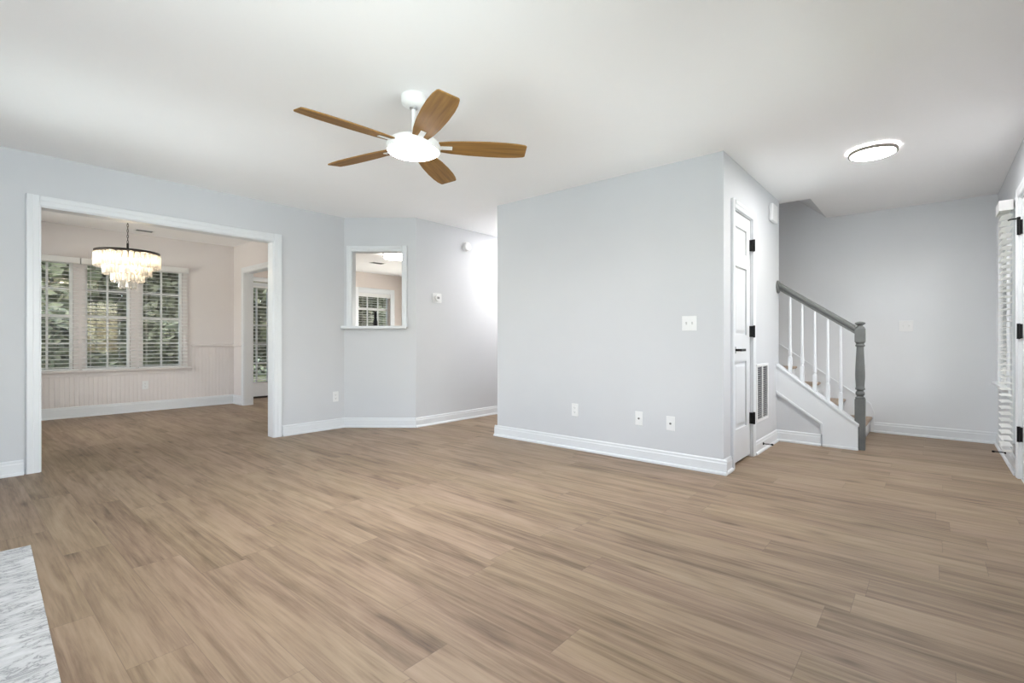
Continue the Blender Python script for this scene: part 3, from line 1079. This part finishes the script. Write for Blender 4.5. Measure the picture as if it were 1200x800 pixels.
# outer stringer board with the raised band, then its cap
poly = [(.508, 0), (.508, cap_z(.508)), (YD, cap_z(YD)), (YD, cap_z(YD) - .245), (.785, .222), (.785, 0)]
obj('stringer', MB().prism(poly, XW - .014, XW, 'x'), M['trim'], stairs)
low = [(.785, .222), (YD, cap_z(YD) - .245)]
dv = (Vector(low[1]) - Vector(low[0])).normalized()
nv = Vector((dv.y, -dv.x))
mb = MB()
mb.prism([tuple(Vector(low[0]) + nv * .0), tuple(Vector(low[1]) + nv * .0), tuple(Vector(low[1]) + nv * .022), tuple(Vector(low[0]) + nv * .022)], XW - .022, XW, 'x')
mb.box(XW - .020, XW, .785, .800, 0.112, .222)
obj('stringer_moulding', mb, M['trim'], stairs, bevel=.004)
c0, c1 = cap_z(.508), cap_z(YD)
obj('stringer_cap', MB().prism([(.500, c0 - .006), (YD - .001, c1), (YD - .001, c1 + .024), (.500, c0 + .018)], XW - .024, 5.60, 'x'), M['trim'], stairs, bevel=.003)
obj('base_shoe', MB().box(XW - .032, XW - .014, .505, .785, 0, .022), M['trim'], stairs, bevel=.003)
# skirt board on the far wall
sk = [(.474, 0), (.474, .215), (.50, .294), (3.6, .25 + .728 * 3.16), (3.6, .25 + .728 * 3.16 - .40), (.62, 0)]
mb = MB().prism(sk, XF - .014, XF, 'x')
mb.prism([(.50, .290), (3.6, .243 + .728 * 3.164), (3.6, .262 + .728 * 3.164), (.50, .309)], XF - .022, XF, 'x')
obj('skirt_board', mb, M['trim'], stairs)
# newel
NXC, NYC = 5.535, .497
newel_h = .039
mb = MB().box(NXC - newel_h, NXC + newel_h, NYC - newel_h, NYC + newel_h, 0, .468)
mb.lathe([(.036, .466), (.039, .474), (.039, .482), (.028, .490), (.026, .496), (.034, .506), (.037, .520), (.034, .534), (.026, .544), (.027, .550), (.038, .556), (.039, .566), (.034, .574), (.0345, .600), (.038, .660), (.0385, .700), (.036, .780), (.031, .880), (.0285, .945), (.029, .952), (.037, .957), (.038, .968), (.031, .975), (.031, .982), (.038, .990), (.038, .998)], (NXC, NYC, 0), 28)
mb.box(NXC - newel_h, NXC + newel_h, NYC - newel_h, NYC + newel_h, .996, 1.120)
mb.prism([(NXC - newel_h, NYC - newel_h), (NXC + newel_h, NYC - newel_h), (NXC + newel_h, NYC + newel_h), (NXC - newel_h, NYC + newel_h)], 1.120, 1.122)
mb.lathe([(.038, 1.120), (.034, 1.136), (.022, 1.144), (.020, 1.150), (.034, 1.158), (.042, 1.166), (.040, 1.174), (.026, 1.182), (0, 1.186)], (NXC, NYC, 0), 28)
nw = obj('newel_post', mb, M['grey_paint'], stairs, smooth=True, bevel=.004)
nw['label'] = 'grey turned newel post'
# handrail and rosette
ry0, rz0, ry1, rz1 = NYC + newel_h - .004, 1.112, YD - .018, 1.562
prof = [(-.016, -.036), (.016, -.036), (.017, -.018), (.028, -.008), (.032, .006), (.028, .022), (.014, .032), (-.014, .032), (-.028, .022), (-.032, .006), (-.028, -.008), (-.017, -.018)]
mb = MB()
ra = [mb.bm.verts.new((NXC + a, ry0, rz0 + b * 1.2)) for a, b in prof]
rb = [mb.bm.verts.new((NXC + a, ry1, rz1 + b * 1.2)) for a, b in prof]
mb.bm.faces.new(ra)
mb.bm.faces.new(rb[::-1])
for k in range(len(prof)):
    j = (k + 1) % len(prof)
    mb.bm.faces.new((ra[k], rb[k], rb[j], ra[j]))
hr = obj('handrail', mb, M['grey_paint'], stairs)
hr['label'] = 'grey sloping handrail'
MRo = Matrix.Translation((NXC, YD - .001, 1.555)) @ Matrix.Rotation(R(90), 4, 'X')
ro = obj('rosette', MB().lathe([(.066, 0), (.066, .010), (.058, .018), (.050, .020), (0, .020)], (0, 0, 0), 32, MRo), M['grey_paint'], hr, smooth=True)
# balusters
slope = (rz1 - rz0) / (ry1 - ry0)
by = [1.070, .965, .858, .750, .646]
for y in by:
    zb = cap_z(y) + .012
    ztop = rz0 + slope * (y - ry0) - .038
    L = ztop - zb
    mb = MB().prism([(y - .016, cap_z(y - .016) + .018), (y + .016, cap_z(y + .016) + .018), (y + .016, zb + .165), (y - .016, zb + .165)], NXC - .016, NXC + .016, 'x')
    mb.lathe([(.0155, .163), (.0165, .172), (.011, .182), (.0145, .196), (.0165, .215), (.0155, .240), (.0125, .30), (.0105, L * .8), (.010, L + .01)], (NXC, y, zb), 16)
    obj('baluster', mb, M['trim'], stairs, smooth=True)
# wall under the stairs
struct('wall_understair', MB().prism([(.60, 0), (.60, cap_z(.60) - .01), (YD, cap_z(YD) - .01), (YD, 0)], XW, SXL, 'x'), M['wall'], 'small wall closing the space under the stairs', 'wall')
baseboard('understair', [((XW, .800), (XW, YD))], 'short white baseboard under the stairs')

# ------------------------------------------------------------------ ceiling fan
FX, FY = 1.797, 2.302
fan = thing('ceiling_fan', (FX, FY, H), 'white ceiling fan with five oak blades and a round lit lamp', 'ceiling fan')
C0 = (FX, FY, 0)
obj('canopy', MB().lathe([(.030, 2.372), (.050, 2.376), (.068, 2.392), (.072, 2.412), (.072, 2.4395)], C0, 36), M['fan_white'], fan, smooth=True)
obj('downrod', MB().lathe([(.0125, 2.215), (.0125, 2.385)], C0, 16), M['fan_white'], fan, smooth=True)
obj('rod_collar', MB().lathe([(.018, 2.362), (.024, 2.366), (.024, 2.376), (.018, 2.380)], C0, 20), M['steel'], fan, smooth=True)
obj('motor_housing', MB().lathe([(.020, 2.228), (.030, 2.226), (.038, 2.206), (.085, 2.196), (.125, 2.184), (.150, 2.166), (.156, 2.150), (.156, 2.124), (.152, 2.116), (.146, 2.116)], C0, 48), M['fan_white'], fan, smooth=True)
lamp = obj('lamp_diffuser', MB().lathe([(.1455, 2.122), (.1455, 2.116), (.138, 2.110), (.100, 2.104), (.05, 2.101), (0, 2.100)], C0, 48), M['fan_glow'], fan, smooth=True)
lamp['label'] = 'glowing round lamp'
half = [(.125, .030), (.150, .046), (.22, .059), (.32, .069), (.44, .074), (.54, .073), (.61, .067), (.655, .058), (.665, .050)]
bl_bm = MB()
def blade_mesh(mb, pitch, z0, thick):
    # notch at the root where the bracket sits
    outl = [(x, w) for x, w in half] + [(x, -w) for x, w in half[::-1]] + [(.125, -.014), (.226, -.0155), (.226, .0155), (.125, .014)]
    Mp = Matrix.Translation((0, 0, z0)) @ Matrix.Rotation(pitch, 4, 'X')
    mb.prism(outl, -thick / 2, thick / 2, 'z', Mp)
PITCH = R(-12)
blade0 = None
br0 = None
for k in range(5):
    ang = R(-114 + 72 * k)
    if blade0 is None:
        mb = MB()
        blade_mesh(mb, PITCH, 0, .008)
        blade0 = obj('blade', mb, M['blade'], fan, local=True, bevel=.0015, seg=1)
        bl = blade0
        Mp = Matrix.Rotation(PITCH, 4, 'X')
        mb = MB().box(.115, .225, -.0150, .0150, -.007, .003, Mp)
        mb.box(.100, .200, -.034, .034, .0045, .009, Mp)
        mb.prism([(.085, -.03), (.13, -.030), (.13, .030), (.085, .03)], .003, .010)
        br0 = obj('blade_bracket', mb, M['fan_white'], blade0, local=True)
        br0['label'] = 'white blade bracket'
    else:
        bl = blade0.copy()
        col.objects.link(bl)
        br = br0.copy()
        col.objects.link(br)
        br.parent = bl
    bl.location = (0, 0, 2.150 - H)
    bl.rotation_euler = (0, 0, ang)

# ------------------------------------------------------------------ crystal chandelier
CX, CY = 1.355, 6.870
ch = thing('crystal_chandelier', (CX, CY, HD), 'four-tier crystal chandelier with black ring hanging in the dining room', 'chandelier')
obj('canopy', MB().lathe([(.012, HD - .045), (.045, HD - .035), (.062, HD - .012), (.062, HD - .0005)], (CX, CY, 0), 28), M['ring_dark'], ch, smooth=True)
mb = MB()
z = HD - .04
k = 0
while z > 2.115:
    pts = []
    for i in range(9):
        a = 2 * PI * i / 8
        u, v = .0075 * math.cos(a), .019 * math.sin(a)
        pts.append((CX + (u if k % 2 else 0), CY + (0 if k % 2 else u), z - .018 + v))
    mb.tube(pts, .0028, 6)
    z -= .031
    k += 1
mb.lathe([(.005, 2.01), (.011, 2.02), (.011, 2.10), (.004, 2.11)], (CX, CY, 0), 12)
obj('chain', mb, M['ring_dark'], ch)
tiers = [(.281, 1.985, .160, 34), (.206, 1.885, .142, 28), (.137, 1.805, .137, 22), (.070, 1.715, .120, 14)]
mb = MB()
mb.lathe([(.284, 1.984), (.298, 1.984), (.298, 2.008), (.284, 2.008), (.284, 1.984)], (CX, CY, 0), 60)
for a in range(3):
    mb.box(-.29, .29, -.006, .006, 1.992, 2.002, Matrix.Translation((CX, CY, 0)) @ Matrix.Rotation(a * PI / 3, 4, 'Z'))
obj('top_ring', mb, M['ring_dark'], ch, smooth=True)
mb = MB()
for r, zt, ln, n in tiers[1:]:
    mb.lathe([(r - .004, zt - .004), (r + .004, zt - .004), (r + .004, zt + .008), (r - .005, zt + .008), (r - .005, zt - .004)], (CX, CY, 0), 40)
    for a in range(3):
        x, y = CX + r * math.cos(a * 2 * PI / 3), CY + r * math.sin(a * 2 * PI / 3)
        mb.tube([(x, y, zt), (x, y, 1.994)], .0018, 6)
obj('tier_frame', mb, M['steel'], ch)
for r, zt, ln, n in tiers:
    proto = None
    for k in range(n):
        a = 2 * PI * k / n
        if proto is None:
            mb = MB()
            w = 2 * PI * r / n * .47
            mb.lathe([(.002, .004), (w * .6, -.002), (w, -.010), (w, -ln + .016), (w * .45, -ln), (0, -ln - .001)], (0, 0, 0), 6)
            proto = obj('crystal_prism', mb, M['crystal'], ch, local=True)
            c = proto
        else:
            c = proto.copy()
            col.objects.link(c)
        c.location = (r * math.cos(a), r * math.sin(a), zt - .004 - HD)
        c.rotation_euler = (0, 0, a)
for k in range(8):
    a = 2 * PI * (k + .5) / 8
    rr = .16 if k % 2 else .07
    obj('bulb', MB().lathe([(.006, .0), (.011, .012), (.013, .028), (.009, .046), (0, .056)], (CX + rr * math.cos(a), CY + rr * math.sin(a), 1.88 if k % 2 else 1.79), 10), M['bulb_glow'], ch, smooth=True)

# ------------------------------------------------------------------ ceiling lights
def flush_light(name, x, y, r, h, glow, label, zc=H, rim=None):
    t = thing(name, (x, y, zc), label, 'ceiling light')
    obj('base_plate', MB().lathe([(r * .80, zc - .022), (r * .80, zc - .0005)], (x, y, 0), 48), M['plastic'], t)
    obj('rim', MB().lathe([(r * .955, zc - h), (r, zc - h), (r, zc - .011), (r * .955, zc - .011), (r * .955, zc - h)], (x, y, 0), 64), rim or M['rim'], t, smooth=True)
    dome = [(r * .955, zc - .021), (r * .955, zc - h + .004), (r * .90, zc - h - .001), (r * .5, zc - h - .003), (0, zc - h - .004)]
    o = obj('diffuser', MB().lathe(dome, (x, y, 0), 64), glow, t, smooth=True)
    o['label'] = 'glowing white diffuser'
    return t

flush_light('ceiling_light', 4.535, .330, .153, .036, M['foyer_glow'], 'round flush ceiling light with silver rim glowing above the foyer')
kl = flush_light('ceiling_light', 4.86, 6.62, .235, .085, M['kitchen_glow'], 'drum ceiling light glowing in the kitchen behind the pass-through', rim=M['kitchen_glow'])
for z in (H - .083, H - .028):
    o = obj('band', MB().lathe([(.236, z), (.242, z), (.242, z + .014), (.236, z + .014), (.236, z)], (4.86, 6.62, 0), 64), M['ring_dark'], kl)
    o['label'] = 'dark metal band'
struct('ceiling_upstairs', MB().box(5.4, XF + .12, YR - .12, 4.6, 5.0, 5.1), M['ceiling'], 'ceiling above the stairwell', 'ceiling')
struct('wall_upstairs', MB().box(5.4, XF + .12, SY0 - .12, SY0, H + .10, 5.0), M['wall_lifted'], 'wall above the stairwell edge', 'wall')
flush_light('ceiling_light', 6.15, 3.6, .30, .05, M['foyer_glow'], 'added round lamp, unseen, brightening the stairwell from high above', zc=5.0)  # unseen lamp added to brighten the stairwell
flush_light('ceiling_light', 5.25, 4.0, .19, .04, M['hall_glow'], 'round flush ceiling light in the hallway behind the large blank wall')

# ------------------------------------------------------------------ small ceiling vents
def ceiling_vent(x, y, z, w, d, label):
    t = thing('ceiling_vent', (x, y, z), label, 'vent', 'ceiling registers')
    mb = MB().box(x - w / 2, x + w / 2, y - d / 2, y - d / 2 + .02, z - .006, z - .0005).box(x - w / 2, x + w / 2, y + d / 2 - .02, y + d / 2, z - .006, z - .0005)
    mb.box(x - w / 2, x - w / 2 + .02, y - d / 2 + .02, y + d / 2 - .02, z - .006, z - .0005).box(x + w / 2 - .02, x + w / 2, y - d / 2 + .02, y + d / 2 - .02, z - .006, z - .0005)
    obj('vent_frame', mb, M['plastic'], t)
    obj('vent_back', MB().box(x - w / 2 + .02, x + w / 2 - .02, y - d / 2 + .02, y + d / 2 - .02, z - .002, z - .0005), M['vent_dark'], t)
    mb = MB()
    n = 6
    for k in range(n):
        yy = y - d / 2 + .02 + (d - .04) * (k + .5) / n
        mb.box(-w / 2 + .02, w / 2 - .02, -.006, .006, -.001, .001, Matrix.Translation((x, yy, z - .006)) @ Matrix.Rotation(R(40), 4, 'X'))
    obj('louver', mb, M['vent_louver'], t)
    return t
ceiling_vent(1.80, 8.20, HD, .22, .13, 'small dark ceiling register behind the chandelier')
ceiling_vent(5.21, 7.74, H, .26, .16, 'small dark register in the kitchen ceiling seen through the pass-through')

# ------------------------------------------------------------------ wall plates (local: plate lies on y=0, room towards -y)
def outlet(loc, rz, label, group='duplex outlets'):
    t = thing('outlet', loc, label, 'outlet', group, rz)
    obj('cover_plate', MB().box(-.036, .036, -.006, 0, -.058, .058), M['plastic'], t, local=True, bevel=.003)
    mb = MB()
    for s in (-1, 1):
        mb.prism([(.0165 * math.cos(2 * PI * k / 16), s * .020 + max(-.012, min(.012, .0165 * math.sin(2 * PI * k / 16)))) for k in range(16)], -.0082, -.006, 'y')
    obj('receptacle', mb, M['plastic'], t, local=True)
    mb = MB()
    for s in (-1, 1):
        mb.box(-.0075, -.0050, -.0088, -.0082, s * .020 - .002, s * .020 + .007).box(.0045, .0070, -.0088, -.0082, s * .020 - .002, s * .020 + .006)
        mb.box(-.0022, .0022, -.0088, -.0082, s * .020 - .009, s * .020 - .005)
    obj('slot', mb, M['slot'], t, local=True)
    return t

def jack_plate(loc, rz, label):
    t = thing('cable_jack', loc, label, 'wall plate', 'cable jack plates', rz)
    obj('cover_plate', MB().box(-.036, .036, -.006, 0, -.058, .058), M['plastic'], t, local=True, bevel=.003)
    obj('connector', MB().lathe([(.0085, 0), (.0085, .004), (.005, .005), (.005, .012), (0, .012)], (0, 0, 0), 12, Matrix.Translation((0, -.006, 0)) @ Matrix.Rotation(R(90), 4, 'X')), M['slot'], t, local=True)
    return t

def switch(loc, rz, n, label, mat=None):
    t = thing('light_switch', loc, label, 'light switch', None, rz)
    w = .036 + .023 * (n - 1)
    obj('cover_plate', MB().box(-w, w, -.006, 0, -.058, .058), M['plastic'], t, local=True, bevel=.003)
    for k in range(n):
        x = (k - (n - 1) / 2) * .046
        obj('toggle', MB().box(x - .005, x + .005, -.008, -.006, -.012, .012).prism([(-.006, -.004), (-.006, .006), (-.017, .010), (-.017, .004)], x - .004, x + .004, 'x'), mat or M['plastic'], t, local=True)
    return t

outlet((2.937, YL, .366), 0, 'white duplex outlet low on the wall between the dining opening and the pass-through')
outlet((1.882, YB - .008, .374), 0, 'white duplex outlet on the beadboard under the dining windows')
outlet((XC, 2.512, .365), R(-90), 'white duplex outlet low on the large blank wall, left of the two jack plates')
jack_plate((XC, 1.871, .352), R(-90), 'white jack plate in the middle of the row on the large blank wall')
jack_plate((XC, 1.596, .339), R(-90), 'white jack plate nearest the closet corner on the large blank wall')
switch((XC, 1.443, 1.145), R(-90), 2, 'white double toggle switch near the closet corner of the blank wall', M['steel'])
switch((XF, .199, 1.164), R(-90), 2, 'white switch plate on the grey foyer wall right of the newel post')

# thermostat, detector, chime
t = thing('thermostat', (3.902, B.y, 1.525), 'small white thermostat on the hallway wall', 'thermostat')
obj('wall_plate', MB().box(-.070, .070, -.006, 0, -.058, .058), M['plastic'], t, local=True, bevel=.004)
obj('body', MB().lathe([(.040, 0), (.040, .016), (.036, .022), (0, .023)], (0, 0, 0), 32, Matrix.Translation((0.0, -.006, 0)) @ Matrix.Rotation(R(90), 4, 'X')), M['plastic'], t, local=True, smooth=True)
obj('display', MB().box(-.018, .018, -.0305, -.0285, -.012, .014), M['vent_louver'], t, local=True)
t = thing('smoke_detector', (4.389, B.y, 2.217), 'round white detector high on the hallway wall', 'smoke detector')
Mq = Matrix.Rotation(R(90), 4, 'X')
obj('base', MB().lathe([(.062, 0), (.062, .012), (.058, .014)], (0, 0, 0), 36, Mq), M['plastic'], t, local=True)
obj('cover', MB().lathe([(.058, .014), (.056, .034), (.048, .042), (.020, .045), (0, .045)], (0, 0, 0), 36, Mq), M['plastic'], t, local=True, smooth=True)
t = thing('door_chime', (5.27, YD, 2.245), 'white door chime box high on the wall above the air grille', 'door chime')
obj('back_plate', MB().box(-.085, .085, -.008, 0, -.070, .075), M['plastic'], t, local=True)
obj('cover', MB().box(-.095, .095, -.040, -.008, -.080, .085), M['plastic'], t, local=True, bevel=.006)

# return-air grille beside the closet door
t = thing('air_grille', (4.93, YD, .535), 'tall white return-air grille with dark louvers beside the closet door', 'vent')
gw, gh = .205, .262
mb = MB().box(-gw, gw, -.010, 0, gh - .024, gh).box(-gw, gw, -.010, 0, -gh, -gh + .024)
mb.box(-gw, -gw + .030, -.010, 0, -gh + .024, gh - .024).box(gw - .030, gw, -.010, 0, -gh + .024, gh - .024)
mb.box(-.014, .014, -.009, 0, -gh + .024, gh - .024)
obj('grille_frame', mb, M['plastic'], t, local=True, bevel=.002)
obj('grille_back', MB().box(-gw + .030, gw - .030, -.0015, 0, -gh + .024, gh - .024), M['vent_dark'], t, local=True)
mb = MB()
for s in (-1, 1):
    for k in range(26):
        zz = -gh + .033 + k * .0185
        a, b = (.014, gw - .030) if s > 0 else (-gw + .030, -.014)
        mb.box(a, b, -.006, .006, -.0009, .0009, Matrix.Translation((0, -.0065, zz)) @ Matrix.Rotation(R(38), 4, 'X') @ Matrix.Translation((0, 0, 0)))
lv = obj('louver', mb, M['vent_louver'], t, local=True)
lv['label'] = 'dark narrow louvers'

# spring door stops
def door_stop(loc, rz, label):
    t = thing('door_stop', loc, label, 'door stop', 'black spring door stops', rz)
    Mx = Matrix.Rotation(R(90), 4, 'X')
    obj('base', MB().lathe([(.013, 0), (.013, .004), (.007, .010)], (0, 0, 0), 14, Mx), M['black'], t, local=True)
    pts = []
    for i in range(121):
        a = 2 * PI * i / 10
        pts.append((.0050 * math.cos(a), -.008 - .060 * i / 120, .0050 * math.sin(a)))
    obj('spring', MB().tube(pts, .0016, 5), M['black'], t, local=True)
    obj('tip', MB().lathe([(.0055, .066), (.0085, .070), (.0085, .082), (.006, .086), (0, .087)], (0, 0, 0), 14, Mx), M['black'], t, local=True)
    return t
door_stop((4.914, YD - .015, .062), 0, 'black spring door stop on the baseboard below the air grille')
door_stop((5.86, YR + .015, .060), R(180), 'black spring door stop on the baseboard under the foyer window')

# ------------------------------------------------------------------ marble hearth
hearth = thing('marble_hearth', (-.1, 2.76, 0), 'low white marble hearth slab lying on the oak floor', 'hearth')
hc = Vector((.279, 3.330))
ang = R(-2.2)
Mh = Matrix.Translation((hc.x, hc.y, 0)) @ Matrix.Rotation(ang, 4, 'Z')
ys = [(0, 1.062), (1.066, 1.62)]
obj('bedding', MB().box(-.82, -.003, -1.617, -.003, 0, .010, Mh), M['grout'], hearth)
for a, b in ys:
    obj('marble_tile', MB().box(-.82, -.001, -b, -a, .0095, .013, Mh), M['marble'], hearth, bevel=.001, seg=1)

# ------------------------------------------------------------------ kitchen counter with faucet, behind the pass-through
kc = thing('kitchen_counter', (3.6, 5.2, 0), 'kitchen counter behind the angled wall, below the pass-through', 'kitchen counter')
obj('cabinet', MB().box(.02, LAB - .14, T + .003, T + .56, .09, .875, MA).box(.02, LAB - .14, T + .003, T + .50, 0, .09, MA), M['cabinet'], kc)
mbk = MB()
a0, a1 = .02, LAB - .14
for q in range(2):
    xa = a0 + (a1 - a0) * q / 2 + .01
    xb = a0 + (a1 - a0) * (q + 1) / 2 - .01
    dd = obj('cabinet_door', MB().box(xa, xb, T + .562, T + .580, .11, .86, MA), M['cabinet'], kc, bevel=.003)
    obj('knob', MB().lathe([(.006, 0), (.006, .012), (.013, .016), (.013, .024), (0, .026)], (0, 0, 0), 12, MA @ Matrix.Translation((xb - .04 if q == 0 else xa + .04, T + .580, .78)) @ Matrix.Rotation(R(-90), 4, 'X')), M['black'], dd)
obj('countertop', MB().box(.0, LAB - .10, T + .002, T + .60, .876, .912, MA), M['stone'], kc, bevel=.004)
fp = Vector((3.475, 5.202))
fc = thing('kitchen_faucet', (fp.x, fp.y, .912), 'black gooseneck kitchen faucet standing behind the pass-through ledge', 'faucet')
obj('base', MB().lathe([(.030, .9121), (.030, .918), (.022, .922), (.020, .97), (.015, .975)], (fp.x, fp.y, 0), 20), M['black'], fc, smooth=True)
dirv = Vector((.577, .864)).normalized()
pts = []
for i in range(6):
    pts.append((fp.x, fp.y, .96 + .30 * i / 5))
for i in range(1, 13):
    a = PI * i / 12
    s = .075 * (1 - math.cos(a))
    pts.append((fp.x + dirv.x * s, fp.y + dirv.y * s, 1.26 + .105 * math.sin(a)))
obj('spout', MB().tube(pts, .0175, 12), M['black'], fc, smooth=True)
e = pts[-1]
obj('spray_head', MB().lathe([(.018, .02), (.027, -.01), (.028, -.08), (.020, -.10), (0, -.101)], e, 16), M['black'], fc, smooth=True)
mb = MB().tube([(fp.x, fp.y, .95), (fp.x + .05 * dirv.y, fp.y - .05 * dirv.x, .955), (fp.x + .07 * dirv.y, fp.y - .07 * dirv.x, 1.02)], .007, 8)
obj('lever', mb, M['black'], fc, smooth=True)

# ------------------------------------------------------------------ outdoors
struct('ground', MB().box(-18, 26, -20, YR - .125, -.40, -.30).box(-18, 26, YK + .125, 40, -.40, -.30).box(-18, X0 - .125, YR - .125, YK + .125, -.40, -.30).box(7.6, 26, YR - .125, YK + .125, -.40, -.30), M['lawn'], 'green lawn outside the windows', 'ground')

def tree(x, y, h, r, leaf, n, label, trunk=True, low=.15):
    t = thing('tree' if trunk else 'shrub', (x, y, -.30), label, 'tree' if trunk else 'shrub', 'trees and shrubs beyond the back windows')
    if trunk:
        mb = MB().tube([(x, y, -.32), (x + .04, y, h * .3), (x - .05, y + .05, h * .6), (x + .05, y, h * .85)], [.16, .13, .09, .03], 10)
        for k in range(5):
            a = 2.4 * k
            zz = h * (.35 + .1 * k)
            mb.tube([(x, y, zz), (x + r * .35 * math.cos(a), y + r * .35 * math.sin(a), zz + h * .1), (x + r * .7 * math.cos(a), y + r * .7 * math.sin(a), zz + h * .16)], [.05, .035, .012], 7)
        obj('trunk', mb, M['bark'], t, smooth=True)
    mb = MB()
    blobs = []
    nb = 36 if trunk else 16
    for k in range(nb):
        a = 2.39996 * k + random.uniform(-.3, .3)
        q = random.uniform(.15, .56)
        zc = h * (low + (.92 - low) * (k + random.random()) / nb)
        blobs.append((x + r * q * math.cos(a), y + r * q * math.sin(a), zc, r * random.uniform(.36, .55)))
    for k in range(int(n * 2.0)):
        bx, by_, bz, br = random.choice(blobs)
        v = Vector((random.gauss(0, 1), random.gauss(0, 1), random.gauss(0, 1))).normalized() * br * random.uniform(.6, 1.0)
        c = Vector((bx, by_, max(bz, -.25 + br * .2))) + v
        if c.z < -.28:
            c.z = -.28 + random.random() * .3
        s = random.uniform(.085, .17)
        u = Vector((random.gauss(0, 1), random.gauss(0, 1), random.gauss(0, .6))).normalized()
        w = u.cross(Vector((random.gauss(0, 1), random.gauss(0, 1), random.gauss(0, 1)))).normalized()
        vs = [mb.bm.verts.new(c + u * s), mb.bm.verts.new(c + w * s * .5), mb.bm.verts.new(c - u * s), mb.bm.verts.new(c - w * s * .5)]
        mb.bm.faces.new(vs)
    obj('foliage', mb, M[leaf], t)
    return t

tree(-2.2, 14.2, 5.5, 1.5, 'leaf_dark', 6000, 'dark leafy tree outside, leftmost beyond the dining windows')
tree(1.0, 14.4, 5.6, 1.5, 'leaf_mid', 6000, 'leafy tree outside behind the left dining window')
tree(4.2, 14.3, 5.6, 1.5, 'leaf_dark', 6000, 'dark leafy tree outside behind the right dining window')
tree(7.4, 15.2, 6.0, 1.5, 'leaf_mid', 6000, 'leafy tree outside behind the glazed breakfast room door')
tree(10.6, 15.2, 6.0, 1.5, 'leaf_dark', 6000, 'dark leafy tree outside left of the kitchen window')
tree(13.8, 16.2, 6.0, 1.5, 'leaf_mid', 6000, 'leafy tree outside behind the kitchen window')
for x, y, lf, lb in ((-.6, 18.4, 'leaf_dark', 'tall dark tree far outside behind the left dining window'), (3.2, 18.8, 'leaf_mid', 'tall tree far outside behind the middle dining window'), (7.0, 19.6, 'leaf_dark', 'tall dark tree far outside behind the right dining window'), (11.0, 20.2, 'leaf_dark', 'tall dark tree far outside beyond the glazed door'), (15.0, 20.6, 'leaf_mid', 'tall tree far outside behind the kitchen window'), (19.0, 20.8, 'leaf_dark', 'tall dark tree far outside right of the kitchen window')):
    tree(x, y, 8.0, 1.85, lf, 7000, lb, True, .06)
tree(1.2, 11.3, 1.3, .8, 'leaf_mid', 2600, 'low shrub outside below the left dining window', False, .1)
tree(3.4, 11.6, 1.3, .8, 'leaf_mid', 2600, 'low shrub outside below the right dining window', False, .1)
tree(9.3, 12.4, 1.9, .9, 'leaf_mid', 2600, 'shrub outside the kitchen window', False, .1)
for q in range(7):
    lb = ('leftmost', 'second', 'third', 'fourth', 'fifth', 'sixth', 'rightmost')[q]
    tree(-4.0 + 5.6 * q, 25.5 + .5 * q, 12.0, 2.6, 'leaf_dark' if q % 2 else 'leaf_mid', 9000, lb + ' of the seven woodland trees at the back of the lawn, from the left', True, .03)
